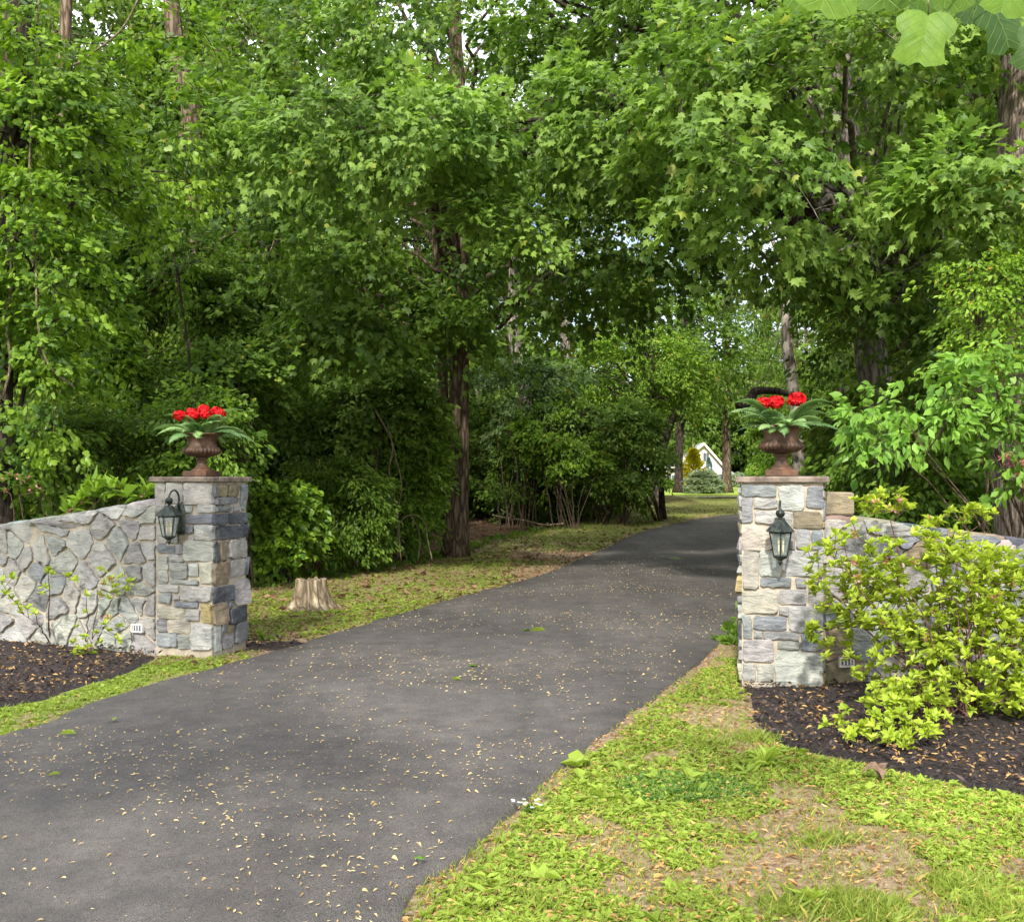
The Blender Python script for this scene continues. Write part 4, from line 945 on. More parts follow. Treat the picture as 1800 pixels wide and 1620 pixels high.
bush("small_leaved_shrub", "tall yellow green shrub of tiny leaves beside the tulip tree trunk at the right edge", (5.0, 10.3, 0), [(4.75, 9.9, 3.2, .75, .6, .7, 100), (5.0, 10.0, 3.9, .5, .5, .45, 35), (4.5, 9.9, 2.5, .5, .5, .5, 40)], OVAL, 'yellowg', .055, 48, 25, r=.26, cat="shrub", gap=-.5, sr=.02)
bush("arching_shrub", "bright oval leaved shrub arching over the right wall towards the right urn", (4.7, 8.95, 0),
     [(4.35, 8.8, 2.35, .85, .55, .42, 85), (3.55, 8.75, 2.12, .75, .4, .28, 58), (3.05, 8.7, 1.95, .30, .25, .22, 14), (4.6, 8.7, 1.5, .6, .4, .35, 40), (4.9, 8.8, 2.9, .5, .4, .4, 30), (4.1, 8.6, 1.70, .35, .2, .14, 9)], OVAL, 'privet', .10, 13, 26, r=.20, stems=10, gap=-.7, sr=.014, up=.5, out=.4, noise_=.55)
bush("flowering_shrub", "faded pink flower clusters on a shrub at the right edge above the wall", (4.9, 8.75, 0), [(4.35, 8.55, 1.72, .22, .12, .22, 12), (4.75, 8.6, 2.15, .2, .12, .2, 8)], SLIM, 'pink', .045, 34, 27, r=.10, stems=3, gap=-2, sr=.008)
# undergrowth behind the right wall
bush("woodland_shrub", "dark green shrub filling the shade right behind the right pillar", (5.2, 14, 0), [(4.9, 13.4, 1.3, .85, .8, 1.2, 100), (6.2, 13.6, 1.9, 1.4, 1.0, 1.8, 190)], OVAL, 'shrubd', .10, 44, 28, r=.42)
bush("woodland_shrub", "dense dark shrub between the grey maple and the tulip tree trunk", (7, 13, 0), [(6.6, 13.4, 2.4, 1.6, 1.2, 2.2, 240), (6.0, 14.6, 3.9, 2.2, 1.2, 1.4, 160)], OVAL, 'small', .10, 44, 29, r=.42)
# ---- left edge, vine covered tree
Y0 = 11.5; W = lambda px, py, y=Y0: tuple(at(px, py, y))
tree("vine_covered_tree", "dark vine draped tree at the left edge of the view",
     [W(-8, 1100)[:2]+(-.1,), W(2, 900), W(0, 700), W(8, 450), W(22, 200), W(34, 0), W(36, -200)], .12, .14,
     [(-5.2, 11.6, 4.6, 1.1, 1.1, 1.9, 170), (-4.95, 10.9, 4.6, .55, .35, 2.8, 110), (-5.0, 12.6, 6.0, 1.7, 1.4, 1.6, 180), (-5.4, 11.4, 2.2, .8, .7, .8, 60)], LOBED, 'vine', .095, 44, 31, bark='barkd', gap=-.1, gs=1.5, r=.36, zmin=1.4)
tree("tree", "slim brown tree in the left woods, between the vines and the broken trunk", [at(108, 1000, 17)[:2]+(-.1,), at(106, 700, 17), at(106, 450, 17), at(110, 200, 17), at(116, -60, 17)], .13, .09,
     [(-8.0, 17, 7.2, 1.7, 1.8, 2.6, 220), (-6.8, 15.8, 4.6, 1.6, 1.2, 1.3, 120)], OVAL, 'small', .12, 44, 32, gap=-.05, gs=1.2, r=.45)
# broken forked trunk
Y0 = 18.5; W = lambda px, py, y=Y0: tuple(at(px, py, y))
tree("broken_tree", "tall brown trunk with a snapped side limb, high in the left woods", [W(352, 1000)[:2]+(0,), W(350, 640), W(345, 400), W(338, 270), W(334, 210), W(322, 130), W(306, 50), W(296, -60)], .20, .14,
     [(-6.6, 20.3, 8.6, 3.0, 1.4, 2.4, 260), (-5.4, 19.6, 4.8, 2.2, 1.0, 1.3, 120)], OVAL, 'small', .13, 42, 33, gap=.12, gs=1.0, r=.5, extra=[([W(338, 240), W(350, 190, 18.3), W(366, 160, 18.1), W(384, 140, 18.0)], .17, .10), ([W(345, 330, 18.3), W(330, 290, 18.1), W(318, 250, 18.1), W(322, 215, 18.4)], .05, .03)])
tree("tree", "stout pale trunk showing through the leaves left of the twin trunked maple", [at(520, 1000, 28)[:2]+(.1,), at(517, 600, 28), at(515, 400, 28), at(512, 100, 28), at(510, -200, 28)], .30, .22,
     [(-6.0, 28, 11, 4.5, 3, 4, 420)], OVAL, 'far', .17, 40, 34, bark='barkg', gap=-.15, gs=.8, r=.6)
tree("tree", "thin grey trunk leaning right of the stout pale trunk in the left woods", [at(418, 1000, 26)[:2]+(.1,), at(416, 560, 26), at(412, 300, 26), at(415, 0, 26)], .14, .09, [(-6.4, 26, 9, 2.6, 2, 4, 260)], OVAL, 'small', .15, 40, 35, bark='barkg', gap=-.1, gs=.9, r=.5)
# ---- beyond the maple, right of centre
tree("tree", "pale trunk leaning left, behind the bushes right of the twin trunked maple", [at(930, 860, 32)[:2]+(.2,), at(925, 700, 32), at(912, 640, 32), at(900, 560, 32), at(905, 470, 32), at(890, 300, 32)], .25, .16, [(-1.0, 33, 11.5, 4.0, 3, 3.2, 330)], OVAL, 'far', .17, 38, 36, bark='barkg', gap=.0, gs=.8, r=.6,
     extra=[([at(903, 560, 32), at(915, 520, 31.8), at(900, 480, 31.6), at(905, 440, 31.4)], .09, .05)])
tree("tree", "pale upright trunk behind the bushes, just right of the leaning pale trunk", [at(1000, 860, 34)[:2]+(.25,), at(996, 700, 34), at(994, 600, 34), at(985, 450, 34), at(975, 200, 34)], .2, .14, [(2.0, 34.5, 10.5, 3.6, 3, 3.0, 330)], OVAL, 'far', .17, 38, 37, bark='barkg', gap=-.05, gs=.8, r=.6)
tree("small_tree", "small open tree with yellow green leaves above the bushes by the driveway", [at(1165, 880, 33)[:2]+(.2,), at(1158, 720, 33), at(1146, 650, 33), at(1150, 600, 33), at(1160, 560, 33)], .10, .05, [(3.9, 32.2, 5.0, 2.6, 1.5, 1.2, 270), (5.6, 34, 4.6, 1.6, 1, .9, 90)], OVAL, 'yellowg', .12, 40, 38, bark='barkd', gap=-.3, gs=1.2, r=.42, extra=[([at(1148, 650, 33), at(1130, 610, 33), at(1120, 570, 33)], .05, .03)])
tree("sycamore_tree", "patchy pale barked tree rising behind the right urn", [at(1412, 880, 27)[:2]+(.1,), at(1400, 740, 27), at(1388, 640, 27), at(1384, 580, 27), at(1380, 400, 27), at(1370, 100, 27)], .17, .12, [(7.4, 27.5, 9.5, 4.0, 3, 3.4, 380)], OVAL, 'far', .15, 40, 39, bark='barks', gap=-.15, gs=.8, r=.55)
mb = MB(); mb.tube(catmull([at(1440, 720, 25), at(1410, 700, 25), at(1380, 690, 25), at(1350, 686, 25), at(1328, 688, 25), at(1318, 702, 25), at(1300, 716, 24.8)], 5), list(np.linspace(.04, .13, 31)), 9, wob=.3)
tag(mb.build('dead_limb', M['barkd'], None, True), 'dark arched dead limb just behind the red flowers of the right urn', 'dead branch')
# dead pale snag beyond the right pillar
mb = MB(); Y0 = 19
mk_trunk(mb, [at(1481, 940, Y0), at(1480, 860, Y0), at(1479, 780, Y0), at(1476, 720, Y0), at(1477, 682, Y0)], .10, .075, .1, 20, 14, .03, 4, .3)
mk_trunk(mb, [at(1470, 940, Y0+.1), at(1472, 850, Y0+.1), at(1474, 790, Y0+.1)], .05, .03, .1, 10, 10, .03, 6, .3)
tag(mb.build("dead_tree", M['cut'], None, True), "pale dead trunk without branches right of the right urn", "dead tree")
# ---- by the lawn
def far_tree(px, pyb, r0, label, seed, mat, el, ptop=500, lean=0, bark='barkd'):
    b = gp(px, pyb); y = b.y
    return tree("tree", label, [tuple(b-Vector((0, 0, .1))), tuple(at(px+lean*.3, 790, y)), tuple(at(px+lean, 700, y)), tuple(at(px+lean*1.4, ptop, y))], r0, r0*.6, el, OVAL, mat, .26, 34, seed, bark=bark, gap=-.2, gs=.6, r=.9, flare=.8, twig=.02, sides=12)
y = gp(1277, 866).y
far_tree(1277, 866, .27, "straight lawn tree with a flared foot in front of the cottage roof", 41, 'far', [((1277-900)/F*y, y, 11.5, 6.5, 4, 5, 330), ((1277-900)/F*y+1, y-1, 6.6, 4, 2.6, 1.4, 70)], bark='bark')
y = gp(1193, 866).y
far_tree(1193, 866, .24, "dark straight trunk left of the golden conifer at the lawn edge", 42, 'small', [((1193-900)/F*y-1.5, y, 9.5, 5, 3, 4.3, 300)], 480, 4)
b = gp(1154, 888); y = b.y
far_tree(1152, 888, .22, "dark trunk curving right at the end of the bushes, left of the lawn", 43, 'small', [(b.x+.6, y, 6.6, 3.2, 2.4, 2.6, 190)], 560, 38)
Y0 = gp(1160, 916).y; W = lambda px, py, y=Y0: tuple(at(px, py, y))
tree("sapling", "pair of thin leaning stems at the driveway edge below the bushes", [tuple(gp(1162, 916)), W(1152, 885), W(1140, 850), W(1122, 800)], .075, .04, [(3.6, Y0, 2.9, .8, .6, .7, 40)], OVAL, 'small', .10, 36, 44, r=.35, gap=-2, zmin=1.5,
     extra=[([tuple(gp(1152, 915)), W(1140, 890), W(1126, 855), W(1118, 800)], .05, .03)], flare=.2)
# bushes along the left of the drive
def bsh(px, pyb, label, ells, leaf, mat, size, n, seed, **k):
    b = gp(px, pyb); s = b.y/F; E = []
    for (ex, ey, rx, rz_, cnt) in ells:
        c = at(ex, ey, b.y+k.get('back', 0)); E.append((c.x, c.y, c.z, rx*s, rx*s*.75, rz_*s, cnt))
    k.pop('back', 0)
    return bush(k.pop('name', "woodland_shrub"), label, tuple(b), E, leaf, mat, size, n, seed, **k)
bsh(1075, 922, "broad shrub by the driveway bend with bare stems at its foot", [(1080, 810, 95, 85, 260), (1110, 750, 60, 50, 90), (1040, 730, 80, 70, 120), (1135, 830, 42, 45, 45)], OVAL, 'maple_light', .13, 40, 51, r=.45, stems=16, sr=.03, spread=.9, gap=.05, shell=.55)
bsh(925, 925, "tall shrub with whitish green leaves right of the twin trunked maple", [(930, 720, 85, 80, 250), (900, 650, 60, 50, 90), (990, 690, 60, 60, 110)], SLIM, 'pale', .15, 34, 52, r=.4, stems=10, sr=.025, spread=.6, back=1, gap=.0, shell=.5)
bsh(900, 925, "dark shrub low between the twin trunked maple and the pale leaved shrub", [(900, 840, 75, 75, 230), (980, 850, 60, 60, 110)], OVAL, 'small', .12, 40, 53, r=.42, stems=10, sr=.02, spread=.6, back=1.2, gap=.0)
bsh(1000, 930, "low loose shrub over the dead branch at the edge of the woods", [(1000, 800, 70, 60, 120), (960, 760, 60, 50, 80)], OVAL, 'yellowg', .12, 36, 54, r=.42, stems=12, sr=.02, spread=.6, back=1)
bsh(500, 1024, "rounded bush with bright round vine leaves right behind the left pillar", [(500, 930, 62, 85, 170), (455, 900, 40, 60, 60)], ROUND, 'vine', .105, 26, 55, r=.26, stems=8, up=.45, out=.8, noise_=.5)
bsh(600, 1008, "dark fine leaved shrub between the round leaved bush and the maple trunks", [(610, 900, 70, 90, 230), (560, 860, 50, 60, 90)], SLIM, 'small', .10, 44, 56, r=.32, stems=9)
bsh(700, 992, "dark shrub with bare looping stems just left of the twin trunks", [(700, 870, 70, 105, 280), (740, 780, 50, 80, 120)], OVAL, 'shrubd', .11, 40, 57, r=.36, stems=14, back=.6)
bsh(640, 1000, "tall shrub of mid green leaves under the maple boughs left of the twin trunks", [(620, 740, 90, 80, 230), (520, 760, 80, 70, 160), (700, 690, 60, 60, 110)], LOBED, 'maple_light', .12, 36, 58, r=.42, stems=10, back=1.5, sr=.03)
# undergrowth behind the left wall
for i, (px, py, rx, rz_, Yb, lb, mt, lf, sz) in enumerate((
    (60, 800, 110, 90, 12.6, "leafy shrub at the left edge behind the low wall", 'small', OVAL, .09), (210, 800, 100, 95, 13.4, "mid green shrub behind the pink rhododendron", 'small', OVAL, .085),
    (350, 790, 95, 110, 13.6, "dark green shrub directly behind the left urn", 'shrubd', OVAL, .085), (420, 690, 80, 90, 14.8, "lobed leaved shrub right of the left urn", 'maple', LOBED, .11),
    (120, 640, 120, 90, 14.5, "viny shrub high in the left woods above the wall", 'vine', LOBED, .10), (290, 640, 100, 90, 15.0, "fine leaved shrub above the left urn", 'small', OVAL, .09),
    (220, 500, 130, 90, 16.5, "tall open shrub in the left woods beside the thin sapling stem", 'small', OVAL, .11), (400, 540, 90, 80, 16.5, "leafy shrub under the maple boughs at centre left", 'maple', MAPLE, .11))):
    s = Yb/F; c = at(px, py, Yb); bush("woodland_shrub", lb, (c.x, Yb, 0), [(c.x, Yb, c.z, rx*s, .9, rz_*s, int(rx*rz_/48))], lf, mt, sz, 42, 60+i, r=.34, stems=7, sr=.02, gap=-.25 if i < 4 else -.05)
tree("sapling", "thin bare stemmed sapling behind the left urn", [at(345, 900, 14)[:2]+(0,), at(338, 700, 14), at(322, 560, 14), at(310, 470, 14), at(290, 400, 14)], .035, .012, [(-4.5, 14, 4.6, .7, .5, .7, 30)], OVAL, 'small', .08, 30, 71, bark='barkd', r=.3, gap=-2, flare=.1, sides=8)

# rhododendron with pink buds behind the left wall, and azaleas: whorls of leaves
def whorls(name, label, base, tips, leaf, mat, size, k, seed, sr=.008, bark='azst', cat="azalea", group=None, pink=0, up=.9, low=0, pinkmat='pink'):
    """bare twigs, each ending in a whorl of k leaves"""
    rg = np.random.default_rng(seed); b = np.array(base, float); root = empty(name, base); tag(root, label, cat, group)
    sb = MB(); tips = np.array(tips); n_ = len(tips); order = np.argsort(np.linalg.norm(tips-b, axis=1)); net = np.array([b+[0, 0, .02*i] for i in range(3)])
    used = [[.0]*3]
    main = rg.choice(n_, max(2, min(n_//9, 26)), replace=False)
    for i in main:
        s0 = b+np.array([*(rg.normal(0, .05, 2)), -.02]); p = bez(s0, s0*.12+tips[i]*.88, -.02, 8); p[1:-1] += rg.normal(0, .012, (6, 3))
        sb.tube([tuple(q-b) for q in p], list(np.linspace(sr, sr*.4, 8)), 6, cap=False); net = np.concatenate([net, p[2:]])
    for i in order:
        j = np.argmin(np.linalg.norm(net-tips[i], axis=1)+.35*np.maximum(0, net[:, 2]-tips[i][2])); p = bez(net[j], tips[i], -.03, 5); sb.tube([tuple(q-b) for q in p], list(np.linspace(sr*.4, sr*.2, 5)), 4, cap=False); net = np.concatenate([net, p[2:4]])
    sb.build("stems", M[bark], root, True)
    k2 = k*2; a = (np.arange(k2)/k*2*PI)[None]+rg.uniform(0, 6, (n_, 1))+rg.normal(0, .2, (n_, k2)); e = np.where(np.arange(k2) < k, .25, .85)[None]+rg.normal(0, .22, (n_, k2))
    ax = unit(np.array([0, 0, up])+(tips-b)*.5+rg.normal(0, .3, (n_, 3))); ux = unit(np.cross(ax, rg.normal(0, 1, (n_, 3)))); vx = np.cross(ax, ux)
    Rr = ux[:, None]*np.cos(a)[..., None]+vx[:, None]*np.sin(a)[..., None]; T = Rr*np.cos(e)[..., None]+ax[:, None]*np.sin(e)[..., None]; Nn = ax[:, None]*np.cos(e)[..., None]-Rr*np.sin(e)[..., None]
    P = tips[:, None]+T*.004-ax[:, None]*rg.uniform(0, .02, (n_, k2, 1)); S = size*rg.uniform(.55, 1.2, (n_, k2)); t = .5+rg.normal(0, .14, (n_, 1))+rg.normal(0, .14, (n_, k2)); t = np.minimum(t, np.where(rg.random((n_, k2)) < .05, 1, .93))
    leaves("foliage", P.reshape(-1, 3)-b, T.reshape(-1, 3), Nn.reshape(-1, 3), S.ravel(), leaf, M[mat], t.ravel(), root)
    if pink:
        for i in rg.choice(n_, pink, replace=False):
            q = np.repeat(tips[i:i+1], 8, 0); T = unit(rg.normal(0, 1, q.shape)+[0, 0, .8])
            leaves("faded_flower", q-b, T, rg.normal(0, 1, q.shape), rg.uniform(.02, .045, len(q)), OVAL, M[pinkmat], rg.random(len(q)), root)
    return root
def ball(rg, c, r_, n_, shell=.3, zmin=.04):
    d = unit(rg.normal(0, 1, (n_, 3)))*(shell+(1-shell)*rg.random((n_, 1))**.5); p = np.array(c)+d*np.array(r_); p[:, 2] = np.where(p[:, 2] < zmin, zmin+rg.random(n_)*.2, p[:, 2]); return p
rg = np.random.default_rng(77)
WZ = tuple
az1 = np.concatenate([ball(rg, (2.75, 6.75, .82), (.60, .42, .42), 520), ball(rg, (2.22, 6.85, .95), (.30, .3, .35), 85), ball(rg, (3.05, 6.5, .45), (.45, .4, .38), 260), ball(rg, (2.5, 6.6, .30), (.33, .3, .22), 80), ball(rg, (2.2, 6.9, .52), (.25, .2, .2), 40)])
az1 = az1[pn(az1, 3.2, 5) > -.24]
whorls("azalea_shrub", "large open yellow green azalea on the mulch in front of the right wall", (2.82, 6.55, .04), az1, OVAL, 'azalea', .056, 5, 78, sr=.0085, pink=40, pinkmat='pink')
az2 = np.concatenate([ball(rg, (3.42, 6.55, .75), (.42, .4, .42), 230), ball(rg, (3.6, 6.4, .35), (.35, .3, .3), 110)]); az2 = az2[pn(az2, 3.2, 9) > -.3]
whorls("azalea_shrub", "second azalea with fewer leaves, cut off by the right edge of the view", (3.35, 6.6, .04), az2, OVAL, 'azalea', .05, 5, 79, sr=.008)
az3 = np.concatenate([ball(rg, (2.15, 5.95, .16), (.36, .28, .13), 60), ball(rg, (2.45, 6.25, .25), (.35, .3, .15), 60)])
whorls("azalea_shrub", "low trailing azalea sprig on the mulch in front of the large azalea", (2.6, 6.35, .04), az3, OVAL, 'azalea', .05, 5, 80, sr=.006)
tw = np.concatenate([ball(rg, at(1575, 880, 7.3), (.12, .1, .10), 9, 0, 0), ball(rg, at(1700, 900, 7.3), (.2, .1, .08), 14, 0, 0), ball(rg, at(1530, 880, 7.2), (.12, .1, .12), 12, 0, 0), ball(rg, at(1640, 920, 7.3), (.12, .1, .05), 8, 0, 0)])
whorls("azalea_shrub", "tall wispy azalea twigs with faded blooms sticking up above the right wall", (2.85, 7.15, .04), tw, OVAL, 'azalea', .06, 5, 81, sr=.008, pink=14)
def PX(l, y): return [tuple(at(px, py, y+rg.uniform(-.12, .12))) for px, py in l]
whorls("azalea_twig", "leggy azalea stem leaning left in front of the left wall", tuple(gp(88, 1138)), PX([(22, 1015), (10, 1040), (30, 1060), (48, 1068), (2, 1020), (78, 1030), (72, 1042), (92, 1008), (135, 1018), (60, 1075), (20, 1050), (120, 1010), (35, 1075), (85, 1002)], 9.1), OVAL, 'azalea', .055, 5, 82, sr=.008)
whorls("azalea_twig", "leggy azalea with faded blooms in the middle of the left wall", tuple(gp(152, 1142)), PX([(182, 1025), (195, 1018), (212, 1012), (228, 1020), (175, 1045), (190, 1050), (205, 1040), (220, 1035), (152, 1045), (178, 1000), (150, 1075), (190, 1085), (200, 1030)], 9.0), OVAL, 'azalea', .055, 5, 83, sr=.006, pink=4)
whorls("azalea_twig", "small azalea seedling low against the left wall near the pale light cover", tuple(gp(150, 1162)), PX([(135, 1100), (128, 1128), (150, 1118), (170, 1112), (190, 1108), (175, 1128), (208, 1122), (140, 1140), (155, 1135), (185, 1095), (132, 1148), (145, 1150), (210, 1100), (162, 1145)], 8.9), OVAL, 'azalea', .05, 5, 84, sr=.004)
rb = (-4.0, 10.2, 0)
whorls("rhododendron", "rhododendron with long yellow green leaves and pink buds showing over the left wall", rb, PX([(150, 868), (158, 850), (140, 880), (168, 862), (175, 848), (120, 900), (128, 892), (192, 856), (205, 868), (215, 855), (222, 872), (180, 872), (252, 872), (258, 862)], 10.0), SLIM, 'yellowg', .17, 5, 85, sr=.012, pink=5, cat="rhododendron", up=1.2)
whorls("rhododendron", "pinkish flowering shrub top at the far left above the wall", (-5.0, 10.8, 0), PX([(10, 862), (25, 852), (40, 848), (55, 858), (65, 850), (5, 845), (30, 838), (50, 842), (15, 835), (70, 862)], 10.6), SLIM, 'small', .07, 5, 86, sr=.01, pink=9, cat="rhododendron")

# tulip leaves hanging close to the camera
def tulip_leaf_mesh(sc):
    P = [(0, 0), (.16, -.05), (.36, .02), (.50, .16), (.47, .33), (.36, .45), (.37, .60), (.44, .78), (.30, .86), (.13, .90), (0, .82), (-.13, .90), (-.30, .86), (-.44, .78), (-.37, .60), (-.36, .45), (-.47, .33), (-.50, .16), (-.36, .02), (-.16, -.05)]
    V = []; n_ = len(P); c = (0, .40)
    P = [(a[0]*(1-t)+b_[0]*t, a[1]*(1-t)+b_[1]*t) for a, b_ in zip(P, P[1:]+P[:1]) for t in (0, .5)]; n_ = len(P)
    for k in (0, .12, .25, .4, .55, .7, .85, 1):
        for x, y in P:
            px, py = c[0]*(1-k)+x*k, c[1]+(y-c[1])*k
            if k == 0: px = x*.05; py = c[1]+(y-c[1])*.05
            z = .30*abs(px)-.55*px*px-.30*max(0, py-.2)**2+.014*abs(math.sin(py*17-abs(px)*15))+.03*math.sin(px*7+py*5+sc*90)*k
            V.append((px*sc, py*sc, z*sc))
    Fs = [(k*n_+i, k*n_+(i+1) % n_, (k+1)*n_+(i+1) % n_, (k+1)*n_+i) for k in range(7) for i in range(n_)]+[tuple(range(n_))[::-1]]
    return V, Fs
root = empty("tulip_tree_branch", (1.25, 2.25, 2.68)); tag(root, "large close tulip tree leaves hanging into the top right corner", "branch")
rl = Vector(root.location); tb = MB()
br = [(3.6, 4.6, 3.5), (2.4, 3.3, 3.0), (1.5, 2.45, 2.72), (.95, 2.1, 2.60)]; tb.tube([Vector(p)-rl for p in br], [.02, .012, .007, .003], 8)
for i, (px, py, Yl, sc, dx, dz, ny_, tnt) in enumerate((
    (1400, -78, 2.15, .125, .25, -1, -.6, .72), (1480, -95, 2.0, .155, -.35, -1, -.75, .9), (1560, -90, 2.2, .15, -.1, -1, -.5, .45), (1632, 25, 2.05, .118, -.25, -1, -.85, 1.0), (1690, -60, 2.3, .15, .3, -1, -.7, .15),
    (1740, 5, 2.2, .125, .45, -1, -.6, .05), (1590, -60, 2.3, .14, .6, -1, -.5, .4), (1775, -55, 1.9, .10, -.2, -1, -.6, .95), (1845, 50, 2.1, .11, -.4, -.8, -.6, .1), (1350, -110, 2.3, .13, -.2, -1, -.5, .6), (1655, -95, 2.1, .15, .1, -1, -.6, .6))):
    p = at(px, py, Yl); T = Vector((dx, -.12, dz)).normalized(); Nn = Vector((.15*math.sin(i*2), ny_, .55)); Nn = (Nn-T*Nn.dot(T)).normalized(); Xx = T.cross(Nn)
    V, Fs = tulip_leaf_mesh(sc*1.0); q = [p+Xx*v[0]+T*v[1]+Nn*v[2]-rl for v in V]
    lo_ = np_mesh("leaf", q, [j for f in Fs for j in f], np.array([len(f) for f in Fs]), M['tulipc'], root, np.full(len(Fs), tnt), True)
    la_ = lo_.data.attributes.new('leafpos', 'FLOAT_COLOR', 'POINT'); la_.data.foreach_set('color', np.array([(v[0]/sc+.5, v[1]/sc, 0, 1) for v in V], np.float32).ravel())
    e = Vector(br[2]).lerp(Vector(br[3]), random.Random(i).random()); tb.tube([p-rl, (p+Vector((0, 0, .03)))-rl, (e+p)/2+Vector((0, 0, .02))-rl, e-rl], [.0016]*4, 5)
tb.build("twig", M['vinew'], root, True)

# hanging vines on the left and looping bare stems
def vine(label, pts, r_, name="hanging_vine", grp="bare vines hanging in the left woods", mat='vinew', cat="vine"):
    mb = MB(); mb.tube(catmull(pts, 8), r_, 6); return tag(mb.build(name, M[mat], None, True), label, cat, grp)
vine("pale vine hanging down beside the vine covered trunk at the far left", [at(70, -40, 10.9), at(60, 150, 10.9), at(52, 300, 10.8), at(62, 430, 10.8), at(66, 560, 10.7), at(85, 640, 10.7), at(130, 680, 10.8)], .012)
vine("long vine sweeping diagonally down from the top between the left trunks", [at(252, -20, 12), at(215, 50, 12), at(160, 95, 12), at(120, 118, 11.8), at(50, 130, 11.5), at(-20, 118, 11)], .012)
vine("thin vine hanging straight in front of the left shrubs", [at(92, 620, 11.5), at(98, 700, 11.5), at(88, 800, 11.6), at(62, 880, 11.6)], .008)
vine("curling vine loop beside the vine covered trunk, lower left woods", [at(15, 420, 10.7), at(20, 500, 10.7), at(10, 560, 10.7), at(18, 640, 10.8), at(4, 700, 10.8)], .014)
for i, (pts, r_) in enumerate((([(705, 985), (698, 900), (684, 830), (690, 780), (660, 720)], .014), ([(700, 980), (700, 900), (706, 850), (695, 800), (680, 740)], .011), ([(650, 980), (690, 930), (720, 905), (745, 915), (752, 950), (760, 985)], .012), ([(735, 985), (738, 940), (722, 905)], .012))):
    vine(("two thin bare stems climbing left of the twin trunks, the left one", "two thin bare stems climbing left of the twin trunks, the right one", "looping bare stem arching over to the foot of the twin trunks", "short bare shoot under the looping stem by the twin trunks")[i], [at(a, b_, 17.2+i*.3) for a, b_ in pts], r_, "bare_stem", "bare stems left of the twin trunks", cat="stem")
mb = MB(); b = gp(930, 925); y = b.y-1.2
mb.tube(catmull([at(866, 905, y), at(890, 910, y), at(925, 915, y), at(955, 922, y), at(990, 920, y)], 6), [.02]*24+[.03], 6); mb.tube([at(925, 915, y), at(945, 928, y), at(965, 918, y)], .012, 5); mb.tube([at(910, 912, y), at(880, 895, y+.2)], .01, 5)
tag(mb.build("fallen_branch", M['cut'], None, True), "bare fallen branch lying at the edge of the woods right of the twin trunks", "branch")

# ---- garden planting by the cottage
def conifer(label, px, pyb, pyt, w_, mat, seed, name="conifer", n=900, tiers=9, flat=False, cat="conifer", Y0=None):
    b = gp(px, pyb) if Y0 is None else Vector(((px-900)/F*Y0, Y0, terr(0, Y0))); s = b.y/F; H = (pyb-pyt)*s if Y0 is None else EYE+(840-pyt)*s-b.z; Wd = w_*s; rg = np.random.default_rng(seed)
    root = empty(name, b); tag(root, label, cat); mb = MB(); mb.tube([(0, 0, -.1), (0, 0, H*.5), (0, 0, H*.97)], [Wd*.05, Wd*.035, .02], 8); mb.build("trunk", M['barkd'], root, True)
    z = rg.random(n)**.8; a = rg.uniform(0, 2*PI, n); zz = np.minimum(.98, np.floor(z*tiers)/tiers+rg.random(n)*.17) if flat else z
    rad = Wd*((1-zz)**.85 if not flat else np.sqrt(np.maximum(.05, 1-zz**2)))*rg.uniform(.45, 1.02, n)*(1+.15*np.sin(a*5+zz*9)); zz = .06+zz*.92
    A = np.stack([rad*np.cos(a), rad*np.sin(a), zz*H-rad*.12], 1); O = np.stack([np.cos(a), np.sin(a), a*0+(.15 if flat else .35)], 1)
    p, T, Nn, S, t = sprays(rg, A, O, Wd*.13, 14, Wd*.13, droop=.2, tipdown=0 if flat else -.2, out=.3); leaves("foliage", p, T, Nn, S, SLIM, M[mat], t, root); return root
conifer("golden yellow conifer in front of the white cottage", 1219, 863.5, 788, 31, 'yconifer', 91, n=700)
conifer("low spreading grey green spruce on the lawn beside the golden conifer", 1237, 867, 824, 33, 'spruce', 92, flat=True, tiers=4, n=1100)
conifer("small blue spruce against the cottage gable", 1246, 860, 803, 14, 'blue', 93, n=400, Y0=80)
for i, (px, pyt, w_, y, mt, lb) in enumerate(((1347, 800, 30, 75, 'yellowg', "bright yellow green bush just left of the right pillar cap, right of the cottage"), (1170, 845, 16, 70, 'yellowg', "small bright shrub between the two dark trunks at the lawn edge"), (1296, 838, 14, 78, 'spruce', "clipped pale green bush below the cottage eave"), (1355, 790, 30, 82, 'yellowg', "lit bush glimpsed behind the foot of the right urn"))):
    s = y/F; c = at(px, 840, y); g0 = terr(0, y); h_ = (EYE+(840-pyt)*s-g0)
    bush("garden_shrub", lb, (c.x, y, g0), [(c.x, y, g0+h_*.5, w_*s, w_*s*.8, h_*.5, 120)], OVAL, mt, .2, 34, 95+i, r=.5, gap=-2, stems=5, sr=.03)

# ---- unseen tree added behind the viewer; narrow crown lobes lay shade bands on the driveway
tree("added_shade_tree", "leafy tree added behind and left of the viewer, outside the view, to shade the driveway", [(-8.5, -3.5, -.1), (-8.4, -3.4, 3), (-8.0, -3, 6), (-7.6, -3, 10)], .25, .12,
     [(-4.6, -4.0, 7.8, 3.4, .5, .5, 120), (-5.6, -6.9, 8.2, 3.0, .45, .5, 90), (-5.0, -1.6, 9.4, 3.0, .6, .6, 80)], LOBED, 'tulip', .16, 26, 130, bark='barkg', gap=-.1, r=.5, zmin=4)

